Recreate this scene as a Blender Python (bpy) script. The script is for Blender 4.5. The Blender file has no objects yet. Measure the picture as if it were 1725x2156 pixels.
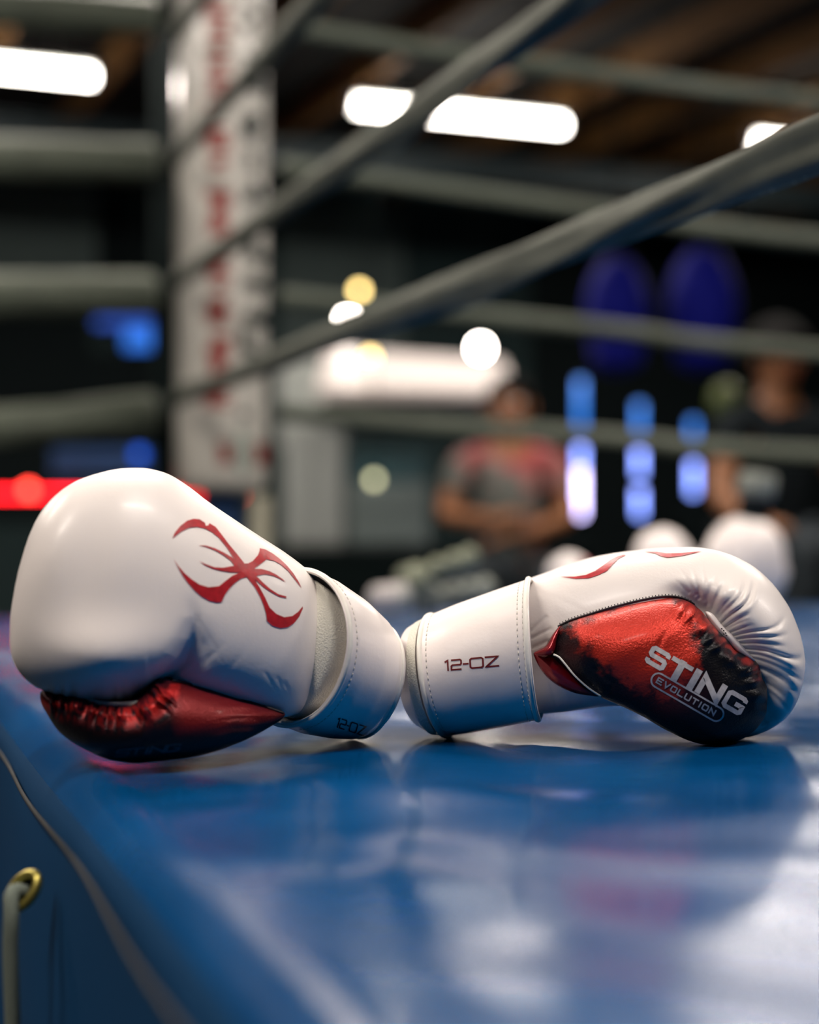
import bpy, bmesh, math, random
import numpy as np
from mathutils import Vector, Matrix, noise
from mathutils.bvhtree import BVHTree
from mathutils.geometry import delaunay_2d_cdt

random.seed(7)
rng = np.random.default_rng(7)
scene = bpy.context.scene
COL = scene.collection

# ------------------------------------------------------------------ camera
FW, FH = 1725.0, 2156.0
F = 3594.0            # focal length in pixels of the 1725 x 2156 frame
CAM_H = 0.15          # camera height above the ring canvas (canvas top is z = 0)
HOR = 1110.0          # pixel row of the horizon
PITCH = math.atan((HOR - FH / 2) / F)
cam_data = bpy.data.cameras.new('camera')
cam = bpy.data.objects.new('camera', cam_data)
COL.objects.link(cam)
cam.location = (0, 0, CAM_H)
cam.rotation_euler = (math.pi / 2 + PITCH, 0, 0)
cam_data.sensor_fit = 'HORIZONTAL'
cam_data.sensor_width = 24.0
cam_data.lens = 24.0 * F / FW
cam_data.clip_start = 0.02
cam_data.clip_end = 100
cam_data.dof.use_dof = True
cam_data.dof.focus_distance = 1.165
cam_data.dof.aperture_fstop = 2.1
scene.camera = cam
CAM_M = Matrix.Translation(cam.location) @ cam.rotation_euler.to_matrix().to_4x4()
CAM_O = Vector(cam.location)

# ------------------------------------------------------------------ world, exposure
world = bpy.data.worlds.new('world')
scene.world = world
world.use_nodes = True
world.node_tree.nodes['Background'].inputs[0].default_value = (0.25, 0.42, 0.45, 1)
world.node_tree.nodes['Background'].inputs[1].default_value = 0.012
vs = scene.view_settings
vs.view_transform = 'Standard'
vs.look = 'None'
vs.exposure = 0.0
vs.gamma = 1.0
vs.use_curve_mapping = False
cy = scene.cycles                 # light paths: a closed, dim room needs few bounces
cy.max_bounces = 5
cy.diffuse_bounces = 3
cy.glossy_bounces = 3
cy.transmission_bounces = 1
cy.volume_bounces = 0
cy.caustics_reflective = False
cy.caustics_refractive = False
cy.adaptive_threshold = 0.03
LAMP_W = 42.0
LAMP_COLOR = (1.0, 0.885, 0.80)
TUBE_STRENGTH = 24.0


def P(px, py, d):
    """world point seen at pixel (px, py) at depth d (metres along the view axis)"""
    return CAM_M @ Vector(((px - FW / 2) / F * d, (FH / 2 - py) / F * d, -d))


# ------------------------------------------------------------------ materials
MATS = {}


def mat(name, base, rough=0.5, metal=0.0, bump=0.0, scale=200.0, emit=None, estr=0.0, var=0.0,
        vscale=8.0, coat=0.0, spec=0.5, attr=None, detail=3.0, sheen=0.0):
    m = bpy.data.materials.new(name)
    m.use_nodes = True
    nt = m.node_tree
    b = nt.nodes['Principled BSDF']
    b.inputs['Base Color'].default_value = (*base, 1)
    b.inputs['Roughness'].default_value = rough
    b.inputs['Metallic'].default_value = metal
    b.inputs['Specular IOR Level'].default_value = spec
    b.inputs['Coat Weight'].default_value = coat
    b.inputs['Coat Roughness'].default_value = 0.15
    b.inputs['Sheen Weight'].default_value = sheen
    tc = nt.nodes.new('ShaderNodeTexCoord')
    colsock = None
    if attr:
        a = nt.nodes.new('ShaderNodeAttribute')
        a.attribute_name = attr
        colsock = a.outputs['Color']
        nt.links.new(colsock, b.inputs['Base Color'])
    if var > 0:
        n = nt.nodes.new('ShaderNodeTexNoise')
        n.inputs['Scale'].default_value = vscale
        n.inputs['Detail'].default_value = 5
        nt.links.new(tc.outputs['Object'], n.inputs['Vector'])
        mx = nt.nodes.new('ShaderNodeMix')
        mx.data_type = 'RGBA'
        mx.blend_type = 'MULTIPLY'
        mx.inputs[0].default_value = 1.0
        rp = nt.nodes.new('ShaderNodeMapRange')
        rp.inputs[1].default_value = 0.3
        rp.inputs[2].default_value = 0.7
        rp.inputs[3].default_value = 1.0 - var
        rp.inputs[4].default_value = 1.0
        nt.links.new(n.outputs['Fac'], rp.inputs[0])
        if colsock:
            nt.links.new(colsock, mx.inputs[6])
        else:
            mx.inputs[6].default_value = (*base, 1)
        nt.links.new(rp.outputs[0], mx.inputs[7])
        nt.links.new(mx.outputs[2], b.inputs['Base Color'])
    if bump > 0:
        n = nt.nodes.new('ShaderNodeTexNoise')
        n.inputs['Scale'].default_value = scale
        n.inputs['Detail'].default_value = detail
        nt.links.new(tc.outputs['Object'], n.inputs['Vector'])
        bp = nt.nodes.new('ShaderNodeBump')
        bp.inputs['Strength'].default_value = bump
        bp.inputs['Distance'].default_value = 0.002
        nt.links.new(n.outputs['Fac'], bp.inputs['Height'])
        nt.links.new(bp.outputs[0], b.inputs['Normal'])
    if emit:
        b.inputs['Emission Color'].default_value = (*emit, 1)
        b.inputs['Emission Strength'].default_value = estr
    MATS[name] = m
    return m


def leather_white():
    m = mat('white_leather', (0.87, 0.81, 0.775), rough=0.38, bump=0.05, scale=500, coat=0.08)
    nt = m.node_tree
    b = nt.nodes['Principled BSDF']
    tc = [n for n in nt.nodes if n.type == 'TEX_COORD'][0]
    old = [n for n in nt.nodes if n.type == 'BUMP'][0]
    # long soft wrinkles
    mp = nt.nodes.new('ShaderNodeMapping')
    mp.inputs['Rotation'].default_value = (0, 0.5, 0.2)
    mp.inputs['Scale'].default_value = (9, 9, 2.2)
    n2 = nt.nodes.new('ShaderNodeTexNoise')
    n2.inputs['Scale'].default_value = 9
    n2.inputs['Detail'].default_value = 4
    n2.inputs['Distortion'].default_value = 0.6
    nt.links.new(tc.outputs['Object'], mp.inputs[0])
    nt.links.new(mp.outputs[0], n2.inputs['Vector'])
    b2 = nt.nodes.new('ShaderNodeBump')
    b2.inputs['Strength'].default_value = 0.04
    b2.inputs['Distance'].default_value = 0.004
    nt.links.new(n2.outputs['Fac'], b2.inputs['Height'])
    nt.links.new(old.outputs[0], b2.inputs['Normal'])
    nt.links.new(b2.outputs[0], b.inputs['Normal'])
    return m


leather_white()
mat('white_smooth_leather', (0.87, 0.80, 0.765), rough=0.35, bump=0.05, scale=300, coat=0.15)
mat('red_black_leather', (0.4, 0.02, 0.02), rough=0.36, metal=0.45, bump=0.30, scale=700, attr='Col', coat=0.06, spec=0.35)
mat('red_leather', (0.30, 0.008, 0.015), rough=0.25, metal=0.4, bump=0.2, scale=300, coat=0.4)
mat('red_print', (0.52, 0.018, 0.028), rough=0.35, var=0.35, vscale=260, bump=0.1, scale=300)
mat('dark_red_print', (0.17, 0.012, 0.012), rough=0.4, var=0.2, vscale=300)
mat('dark_print', (0.02, 0.012, 0.02), rough=0.4)
mat('silver_print', (0.60, 0.57, 0.58), rough=0.4, var=0.3, vscale=350)
mat('faint_print', (0.05, 0.055, 0.075), rough=0.4)
mat('loop_fabric', (0.72, 0.70, 0.60), rough=0.9, bump=0.6, scale=900, sheen=0.3)
mat('cream_piping', (0.80, 0.77, 0.70), rough=0.45, bump=0.1, scale=300)
mat('thread_dark', (0.03, 0.025, 0.03), rough=0.7)
mat('thread_pale', (0.62, 0.58, 0.52), rough=0.7)
mat('lining_dark', (0.10, 0.10, 0.09), rough=0.9)
mat('rope_sleeve', (0.100, 0.112, 0.086), rough=0.75, bump=0.25, scale=90, var=0.35, vscale=14)
mat('rope_sleeve_grey', (0.082, 0.100, 0.073), rough=0.7, bump=0.2, scale=60, var=0.3, vscale=6)
mat('black_padding', (0.004, 0.008, 0.008), rough=0.95, spec=0.08)
mat('post_pad_white', (0.45, 0.44, 0.395), rough=0.3, bump=0.05, scale=20, coat=0.5)
mat('pad_red', (0.20, 0.012, 0.008), rough=0.4)
mat('pad_black', (0.002, 0.008, 0.007), rough=0.4)
mat('pad_green', (0.18, 0.26, 0.22), rough=0.4)
mat('steel_blue_paint', (0.01, 0.05, 0.16), rough=0.4)
mat('beige_paint', (0.35, 0.34, 0.26), rough=0.6)
mat('brass', (0.45, 0.38, 0.10), rough=0.35, metal=0.85)
mat('lace_cord', (0.15, 0.18, 0.15), rough=0.85, bump=0.3, scale=500)
mat('blue_skirt', (0.0006, 0.040, 0.115), rough=0.75, spec=0.12, bump=0.1, scale=40)
mat('seam_dark', (0.014, 0.015, 0.014), rough=0.8)
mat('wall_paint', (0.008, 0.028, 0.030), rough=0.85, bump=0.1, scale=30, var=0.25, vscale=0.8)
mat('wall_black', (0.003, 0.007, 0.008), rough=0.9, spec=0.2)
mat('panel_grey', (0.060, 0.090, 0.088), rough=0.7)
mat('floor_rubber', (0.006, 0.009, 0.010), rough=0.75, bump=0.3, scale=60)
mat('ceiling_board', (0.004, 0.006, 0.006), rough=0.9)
mat('joist_wood', (0.21, 0.098, 0.024), rough=0.8, bump=0.2, scale=40, var=0.3, vscale=5)
mat('steel_beam', (0.03, 0.048, 0.055), rough=0.5, metal=0.2)
mat('lamp_housing', (0.55, 0.55, 0.52), rough=0.5)
mat('lamp_tube', (0.9, 0.9, 0.9), rough=0.4, emit=(1.0, 0.93, 0.84), estr=TUBE_STRENGTH)
mat('counter_white', (0.55, 0.51, 0.49), rough=0.35)
mat('cabinet_pale', (0.33, 0.36, 0.34), rough=0.55)
mat('cabinet_grey', (0.13, 0.17, 0.165), rough=0.55)
mat('cabinet_teal', (0.01, 0.075, 0.09), rough=0.4)
mat('bulb_white', (1, 1, 1), emit=(1.0, 0.90, 0.80), estr=60)
mat('bulb_yellow', (1, 0.8, 0.4), emit=(1.0, 0.72, 0.24), estr=11)
mat('bulb_green', (0.7, 0.8, 0.5), emit=(0.75, 0.72, 0.42), estr=4.5)
mat('led_red', (0.6, 0.0, 0.0), emit=(1.0, 0.008, 0.015), estr=9.0)
mat('led_red_hot', (0.8, 0.0, 0.0), emit=(1.0, 0.05, 0.03), estr=14.0)
mat('led_blue', (0.0, 0.1, 0.6), emit=(0.003, 0.10, 0.40), estr=0.9)
mat('led_blue_deep', (0.0, 0.05, 0.4), emit=(0.004, 0.045, 0.30), estr=0.8)
mat('bulb_blue', (0.0, 0.05, 0.4), emit=(0.004, 0.045, 0.32), estr=4.0)
mat('led_magenta', (0.4, 0.0, 0.2), emit=(0.8, 0.01, 0.22), estr=2.5)
mat('led_tube_blue', (0.1, 0.3, 0.9), emit=(0.02, 0.22, 0.85), estr=1.6)
mat('led_tube_lavender', (0.7, 0.6, 1.0), emit=(0.62, 0.55, 1.0), estr=8.0)
mat('led_tube_mid', (0.4, 0.4, 1.0), emit=(0.22, 0.34, 1.0), estr=5.0)
mat('bag_blue', (0.004, 0.006, 0.15), rough=0.8, spec=0.1)
mat('chain_steel', (0.3, 0.3, 0.3), rough=0.4, metal=0.9)
mat('skin', (0.24, 0.095, 0.035), rough=0.5)
mat('hair', (0.008, 0.008, 0.008), rough=0.95, spec=0.1)
mat('black_cloth', (0.007, 0.010, 0.012), rough=0.95, spec=0.1)
mat('dark_trousers', (0.012, 0.020, 0.026), rough=0.85)
mat('grey_cloth', (0.22, 0.24, 0.21), rough=0.9, bump=0.3, scale=50)
mat('olive_cloth', (0.22, 0.24, 0.17), rough=0.9, bump=0.3, scale=30)
mat('eye_white', (0.7, 0.7, 0.7), rough=0.3)
mat('lime_plastic', (0.07, 0.10, 0.01), rough=0.5)


def patterned_shirt():
    m = mat('patterned_shirt', (0.4, 0.3, 0.3), rough=0.85)
    nt = m.node_tree
    b = nt.nodes['Principled BSDF']
    tc = nt.nodes.new('ShaderNodeTexCoord')
    v = nt.nodes.new('ShaderNodeTexNoise')
    v.inputs['Scale'].default_value = 6.0
    v.inputs['Detail'].default_value = 1.0
    r = nt.nodes.new('ShaderNodeValToRGB')
    e = r.color_ramp.elements
    e[0].position = 0.40
    e[0].color = (0.24, 0.025, 0.03, 1)
    e[1].position = 0.55
    e[1].color = (0.10, 0.11, 0.10, 1)
    x = e.new(0.47)
    x.color = (0.28, 0.11, 0.10, 1)
    nt.links.new(tc.outputs['Object'], v.inputs['Vector'])
    nt.links.new(v.outputs['Fac'], r.inputs[0])
    nt.links.new(r.outputs[0], b.inputs['Base Color'])


patterned_shirt()


def canvas_material():
    m = mat('blue_vinyl', (0.002, 0.055, 0.26), rough=0.24, spec=0.5)
    m.node_tree.nodes['Principled BSDF'].inputs['IOR'].default_value = 1.25
    nt = m.node_tree
    b = nt.nodes['Principled BSDF']
    tc = [n for n in nt.nodes if n.type == 'TEX_COORD'][0]
    n = nt.nodes.new('ShaderNodeTexNoise')
    n.inputs['Scale'].default_value = 5
    n.inputs['Detail'].default_value = 6
    r = nt.nodes.new('ShaderNodeValToRGB')
    r.color_ramp.elements[0].position = 0.3
    r.color_ramp.elements[0].color = (0.0004, 0.042, 0.145, 1)
    r.color_ramp.elements[1].position = 0.7
    r.color_ramp.elements[1].color = (0.0006, 0.064, 0.205, 1)
    nt.links.new(tc.outputs['Object'], n.inputs['Vector'])
    nt.links.new(n.outputs['Fac'], r.inputs[0])
    nt.links.new(r.outputs[0], b.inputs['Base Color'])
    n3 = nt.nodes.new('ShaderNodeTexNoise')
    n3.inputs['Scale'].default_value = 3.0
    n3.inputs['Detail'].default_value = 5
    mr = nt.nodes.new('ShaderNodeMapRange')
    mr.inputs[1].default_value = 0.3
    mr.inputs[2].default_value = 0.7
    mr.inputs[3].default_value = 0.11
    mr.inputs[4].default_value = 0.26
    nt.links.new(tc.outputs['Object'], n3.inputs['Vector'])
    nt.links.new(n3.outputs['Fac'], mr.inputs[0])
    nt.links.new(mr.outputs[0], b.inputs['Roughness'])
    n2 = nt.nodes.new('ShaderNodeTexNoise')
    n2.inputs['Scale'].default_value = 60
    n2.inputs['Detail'].default_value = 3
    bp = nt.nodes.new('ShaderNodeBump')
    bp.inputs['Strength'].default_value = 0.05
    bp.inputs['Distance'].default_value = 0.004
    nt.links.new(tc.outputs['Object'], n2.inputs['Vector'])
    nt.links.new(n2.outputs['Fac'], bp.inputs['Height'])
    nt.links.new(bp.outputs[0], b.inputs['Normal'])


canvas_material()


# ------------------------------------------------------------------ object helpers
def empty(name, loc, label=None, cat=None, group=None):
    o = bpy.data.objects.new(name, None)
    o.empty_display_size = 0.05
    COL.objects.link(o)
    o.location = loc
    o['origin'] = list(loc)
    if label:
        tag(o, label, cat, group)
    return o


def tag(o, label=None, cat=None, group=None, kind=None):
    if label:
        o['label'] = label
    if cat:
        o['category'] = cat
    if group:
        o['group'] = group
    if kind:
        o['kind'] = kind
    return o


def world_origin(o):
    v = Vector((0, 0, 0))
    while o is not None:
        v += Vector(o.location)
        o = o.parent
    return v


def mesh(name, verts, faces, m, parent=None, smooth=True, cols=None):
    """one mesh object from world-space vertices; origin at the parent's, or at its own base centre"""
    V = np.array([tuple(v) for v in verts], dtype=float)
    if parent is not None:
        org = np.array(world_origin(parent))
    else:
        org = np.array([(V[:, 0].min() + V[:, 0].max()) / 2, (V[:, 1].min() + V[:, 1].max()) / 2, V[:, 2].min()])
    me = bpy.data.meshes.new(name)
    me.from_pydata([tuple(v) for v in (V - org)], [], [tuple(f) for f in faces])
    if smooth:
        me.polygons.foreach_set('use_smooth', [True] * len(me.polygons))
    if cols is not None:
        at = me.color_attributes.new('Col', 'FLOAT_COLOR', 'POINT')
        at.data.foreach_set('color', np.asarray(cols, dtype=np.float32).ravel())
    me.materials.append(MATS[m] if isinstance(m, str) else m)
    bm = bmesh.new()
    bm.from_mesh(me)
    bmesh.ops.recalc_face_normals(bm, faces=bm.faces)
    bm.to_mesh(me)
    bm.free()
    me.update()
    o = bpy.data.objects.new(name, me)
    COL.objects.link(o)
    if parent is not None:
        o.parent = parent
    else:
        o.location = org
    return o


class MB:
    """collects shapes into one vertex / face list"""

    def __init__(self):
        self.v, self.f = [], []

    def add(self, v, f):
        k = len(self.v)
        self.v += [tuple(x) for x in v]
        self.f += [tuple(i + k for i in q) for q in f]
        return self

    def box(self, c, sx, sy, sz, ax=(1, 0, 0), ay=(0, 1, 0), az=(0, 0, 1), bev=0.0):
        c, ax, ay, az = Vector(c), Vector(ax).normalized(), Vector(ay).normalized(), Vector(az).normalized()
        bm = bmesh.new()
        bmesh.ops.create_cube(bm, size=1.0)
        for v in bm.verts:
            v.co = Vector((v.co.x * sx, v.co.y * sy, v.co.z * sz))
        if bev > 0:
            bmesh.ops.bevel(bm, geom=list(bm.edges), offset=bev, segments=2, affect='EDGES')
        bm.verts.index_update()
        self.add([c + ax * v.co.x + ay * v.co.y + az * v.co.z for v in bm.verts],
                 [[v.index for v in f.verts] for f in bm.faces])
        bm.free()
        return self

    def tube(self, pts, rad, n=10, caps=True, closed=False):
        pts = [Vector(p) for p in pts]
        m = len(pts)
        rad = rad if isinstance(rad, (list, tuple)) else [rad] * m
        vs_, fs = [], []
        up = None
        for i, p in enumerate(pts):
            if closed:
                t = (pts[(i + 1) % m] - pts[i - 1]).normalized()
            else:
                t = (pts[min(i + 1, m - 1)] - pts[max(i - 1, 0)]).normalized()
            if up is None:
                up = Vector((0, 0, 1)) if abs(t.z) < 0.9 else Vector((1, 0, 0))
            a = t.cross(up).normalized()
            b = a.cross(t).normalized()
            up = b
            for k in range(n):
                w = 2 * math.pi * k / n
                vs_.append(p + (a * math.cos(w) + b * math.sin(w)) * rad[i])
        rows = m if closed else m - 1
        for i in range(rows):
            j = (i + 1) % m
            for k in range(n):
                l = (k + 1) % n
                fs.append((i * n + k, i * n + l, j * n + l, j * n + k))
        if caps and not closed:
            fs.append(tuple(range(n)))
            fs.append(tuple((m - 1) * n + k for k in range(n)))
        return self.add(vs_, fs)

    def ellipsoid(self, c, rx, ry, rz, ax=(1, 0, 0), ay=(0, 1, 0), az=(0, 0, 1), nu=20, nv=12):
        c, ax, ay, az = Vector(c), Vector(ax), Vector(ay), Vector(az)
        vs_, fs = [], []
        for i in range(1, nv):
            t = math.pi * i / nv
            for k in range(nu):
                w = 2 * math.pi * k / nu
                vs_.append(c + ax * (rx * math.sin(t) * math.cos(w)) + ay * (ry * math.sin(t) * math.sin(w)) + az * (rz * math.cos(t)))
        top, bot = len(vs_), len(vs_) + 1
        vs_ += [c + az * rz, c - az * rz]
        for i in range(nv - 2):
            for k in range(nu):
                l = (k + 1) % nu
                fs.append((i * nu + k, i * nu + l, (i + 1) * nu + l, (i + 1) * nu + k))
        for k in range(nu):
            l = (k + 1) % nu
            fs.append((top, l, k))
            fs.append((bot, (nv - 2) * nu + k, (nv - 2) * nu + l))
        return self.add(vs_, fs)

    def build(self, name, m, parent=None, smooth=True):
        return mesh(name, self.v, self.f, m, parent, smooth)


def catmull(pts, n, closed=True):
    pts = np.array(pts, dtype=float)
    m = len(pts)
    out = []
    segs = m if closed else m - 1
    for i in range(segs):
        if closed:
            p0, p1, p2, p3 = pts[i - 1], pts[i], pts[(i + 1) % m], pts[(i + 2) % m]
        else:
            p0, p1, p2, p3 = pts[max(i - 1, 0)], pts[i], pts[i + 1], pts[min(i + 2, m - 1)]
        # centripetal-like safety: plain uniform catmull-rom with reduced tension
        for t in np.linspace(0, 1, 12, endpoint=False):
            a = 2 * p1
            b = p2 - p0
            c = 2 * p0 - 5 * p1 + 4 * p2 - p3
            d = -p0 + 3 * p1 - 3 * p2 + p3
            out.append(0.5 * (a + b * t + c * t * t + d * t ** 3))
    if not closed:
        out.append(pts[-1])
    out = np.array(out)
    # resample by arc length
    q = np.vstack([out, out[:1]]) if closed else out
    s = np.r_[0, np.cumsum(np.hypot(*(np.diff(q[:, :2], axis=0).T)))] if q.shape[1] == 2 else \
        np.r_[0, np.cumsum(np.linalg.norm(np.diff(q, axis=0), axis=1))]
    t = np.linspace(0, s[-1], n, endpoint=not closed)
    return np.stack([np.interp(t, s, q[:, k]) for k in range(q.shape[1])], axis=1)


def inside(poly, X, Y):
    r = np.zeros(X.shape, bool)
    n = len(poly)
    for i in range(n):
        x1, y1 = poly[i]
        x2, y2 = poly[(i + 1) % n]
        if y1 == y2:
            continue
        c = ((y1 > Y) != (y2 > Y)) & (X < (x2 - x1) * (Y - y1) / (y2 - y1) + x1)
        r ^= c
    return r


def polydist(line, X, Y):
    """distance of points to an open polyline and the parameter (0..1) along it"""
    line = np.array(line, dtype=float)
    L = np.r_[0, np.cumsum(np.hypot(*np.diff(line, axis=0).T))]
    best = np.full(X.shape, 1e9)
    par = np.zeros(X.shape)
    side = np.zeros(X.shape)
    for i in range(len(line) - 1):
        a, b = line[i], line[i + 1]
        ab = b - a
        t = np.clip(((X - a[0]) * ab[0] + (Y - a[1]) * ab[1]) / (ab @ ab), 0, 1)
        dx, dy = X - a[0] - t * ab[0], Y - a[1] - t * ab[1]
        dd = np.hypot(dx, dy)
        k = dd < best
        best = np.where(k, dd, best)
        par = np.where(k, (L[i] + t * (L[i + 1] - L[i])) / L[-1], par)
        side = np.where(k, np.sign(ab[0] * dy - ab[1] * dx), side)
    return best, par, side


def sstep(a, b, x):
    t = np.clip((x - a) / (b - a), 0, 1)
    return t * t * (3 - 2 * t)


def vnoise(X, Y, scale, seed=0.0):
    out = np.empty(X.size)
    xs, ys = X.ravel() / scale, Y.ravel() / scale
    for i in range(X.size):
        out[i] = noise.noise((xs[i], ys[i], seed))
    return out.reshape(X.shape)


def poisson(poly, step):
    x0, y0 = poly.min(0) - 2 * step
    x1, y1 = poly.max(0) + 2 * step
    gx, gy = np.arange(x0, x1, step), np.arange(y0, y1, step)
    X, Y = np.meshgrid(gx, gy)
    M = inside(poly, X, Y)
    M[0] = M[-1] = False
    M[:, 0] = M[:, -1] = False
    u = np.zeros(X.shape)
    I, J = np.indices(X.shape)
    red = M & ((I + J) % 2 == 0)
    blk = M & ((I + J) % 2 == 1)
    n = max(X.shape)
    om = 2 / (1 + math.sin(math.pi / n))
    for _ in range(4 * n):
        for mk in (red, blk):
            s = np.zeros_like(u)
            s[1:-1, 1:-1] = 0.25 * (u[:-2, 1:-1] + u[2:, 1:-1] + u[1:-1, :-2] + u[1:-1, 2:] + 1.0)
            u[mk] += om * (s[mk] - u[mk])
    return gx, gy, u * step * step


def bilin(gx, gy, u, X, Y):
    fx = np.clip((X - gx[0]) / (gx[1] - gx[0]), 0, len(gx) - 1.001)
    fy = np.clip((Y - gy[0]) / (gy[1] - gy[0]), 0, len(gy) - 1.001)
    i, j = fx.astype(int), fy.astype(int)
    a, b = fx - i, fy - j
    return (u[j, i] * (1 - a) + u[j, i + 1] * a) * (1 - b) + (u[j + 1, i] * (1 - a) + u[j + 1, i + 1] * a) * b


def padded(name, outline, center, dplane, tf, tb, m, parent, mods=None, colf=None, power=0.5, nt=320, nr=56,
           step=6.0, smooth_outline=True):
    """a stuffed leather shell: an outline (pixels at depth dplane) swollen towards and away from the viewer"""
    poly = catmull(outline, nt) if smooth_outline else np.array(outline, float)
    gx, gy, u = poisson(poly, step)
    c = np.array(center, float)
    rs = np.sin(np.linspace(0, math.pi / 2, nr + 1))[1:]
    X = c[0] + rs[:, None] * (poly[None, :, 0] - c[0])
    Y = c[1] + rs[:, None] * (poly[None, :, 1] - c[1])
    U = bilin(gx, gy, u, X, Y)
    for i in range(nr):
        w = int(1 + 5 * rs[i])
        acc = np.zeros(nt)
        for k in range(-w, w + 1):
            acc += np.roll(U[i], k)
        U[i] = acc / (2 * w + 1)
    U[-1] = 0
    uc = float(bilin(gx, gy, u, c[0:1], c[1:2])[0])
    umax = max(U.max(), uc)
    Hh = np.clip(U / umax, 0, 1) ** power
    Hc = (uc / umax) ** power
    front = Hh * tf
    fc = Hc * tf
    D = np.vectorize(dplane)(X, Y)
    mag = D / (D - front)                      # where a swollen point shows, in pixels
    XA, YA = FW / 2 + (X - FW / 2) * mag, FH / 2 + (Y - FH / 2) * mag
    dc = dplane(c[0], c[1])
    mc = dc / (dc - fc)
    CA = np.array([[FW / 2 + (c[0] - FW / 2) * mc]]), np.array([[FH / 2 + (c[1] - FH / 2) * mc]])
    if mods is not None:
        front = front + mods(XA, YA, Hh)
        fc = fc + float(mods(CA[0], CA[1], np.array([[Hc]]))[0, 0])
    back = Hh * tb

    def dp(x, y):
        return dplane(x, y)
    verts = []
    pts = np.empty((nr, nt, 3))
    for i in range(nr):
        for k in range(nt):
            pts[i, k] = P(X[i, k], Y[i, k], dp(X[i, k], Y[i, k]))
    pc = np.array(P(c[0], c[1], dp(c[0], c[1])))
    fr = pts.copy()
    fr[:, :, 1] -= front
    bk = pts.copy()
    bk[:, :, 1] += back
    verts = [tuple(pc - np.array([0, fc, 0]))] + [tuple(v) for v in fr.reshape(-1, 3)]
    nb = len(verts)
    verts += [tuple(v) for v in bk[:-1].reshape(-1, 3)] + [tuple(pc + np.array([0, Hc * tb, 0]))]
    faces = []
    for k in range(nt):
        l = (k + 1) % nt
        faces.append((0, 1 + k, 1 + l))
        for i in range(nr - 1):
            a = 1 + i * nt
            faces.append((a + k, a + nt + k, a + nt + l, a + l))
        for i in range(nr - 2):
            a = nb + i * nt
            faces.append((a + k, a + l, a + nt + l, a + nt + k))
        a, r = nb + (nr - 2) * nt, 1 + (nr - 1) * nt
        faces.append((a + k, a + l, r + l, r + k))
        faces.append((len(verts) - 1, nb + l, nb + k))
    cols = None
    if colf is not None:
        cf = colf(XA, YA)
        cc = colf(*CA)
        cols = np.concatenate([cc.reshape(1, 3), cf.reshape(-1, 3), cf[:-1].reshape(-1, 3), cc.reshape(1, 3)])
        cols = np.c_[cols, np.ones(len(cols))]
    o = mesh(name, verts, faces, m, parent, True, cols)
    return o, verts, faces


def bvh_of(*vf):
    mb = MB()
    for v, f in vf:
        mb.add(v, f)
    return BVHTree.FromPolygons([Vector(v) for v in mb.v], mb.f)


def on_surface(bvh, px, py, off=0.0004):
    d = (P(px, py, 1.0) - CAM_O).normalized()
    loc, nor, idx, dist = bvh.ray_cast(CAM_O, d)
    if loc is None:
        return None
    if nor.dot(d) > 0:
        nor = -nor
    return loc + nor * off


def fill_poly(poly, maxlen=6.0):
    """triangulate a 2-D polygon with interior points -> (points, faces)"""
    q = []
    n = len(poly)
    for i in range(n):
        a, b = np.array(poly[i], float), np.array(poly[(i + 1) % n], float)
        k = max(1, int(np.hypot(*(b - a)) / maxlen))
        q += [tuple(a + (b - a) * t / k) for t in range(k)]
    m = len(q)
    A = np.array(q)
    gx, gy = np.meshgrid(np.arange(A[:, 0].min(), A[:, 0].max(), maxlen), np.arange(A[:, 1].min(), A[:, 1].max(), maxlen))
    ins = inside(A, gx, gy)
    dd, _, _ = polydist(np.vstack([A, A[:1]]), gx, gy)
    ok = ins & (dd > maxlen * 0.4)
    allp = [Vector(p) for p in q] + [Vector((x, y)) for x, y in zip(gx[ok], gy[ok])]
    r = delaunay_2d_cdt(allp, [(i, (i + 1) % m) for i in range(m)], [], 1, 1e-4)
    return [tuple(v) for v in r[0]], [list(f) for f in r[2]]


def stroke(pts, w, step=3.0, closed=False):
    """2-D polyline with a width -> (points, faces), mitred"""
    p = np.array(pts, float)
    q = [p[0]]
    seq = list(range(1, len(p))) + ([0] if closed else [])
    for i in seq:
        a, b = q[-1], p[i]
        k = max(1, int(np.hypot(*(b - a)) / step))
        for t in range(1, k + 1):
            q.append(a + (b - a) * t / k)
    q = np.array(q)
    if closed:
        q = q[:-1]
    n = len(q)
    L, R = [], []
    for i in range(n):
        if closed:
            a, b = q[i] - q[i - 1], q[(i + 1) % n] - q[i]
        else:
            a = q[i] - q[i - 1] if i else q[1] - q[0]
            b = q[i + 1] - q[i] if i < n - 1 else a
        a, b = a / np.hypot(*a), b / np.hypot(*b)
        na, nb = np.array([-a[1], a[0]]), np.array([-b[1], b[0]])
        mv = na + nb
        mv = mv / max(1e-6, np.hypot(*mv))
        k = w / 2 / max(0.45, mv @ na)
        L.append(q[i] + mv * k)
        R.append(q[i] - mv * k)
    pts2 = [tuple(x) for x in L] + [tuple(x) for x in R]
    fs = []
    rows = n if closed else n - 1
    for i in range(rows):
        j = (i + 1) % n
        fs.append((i, j, n + j, n + i))
    return pts2, fs


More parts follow.
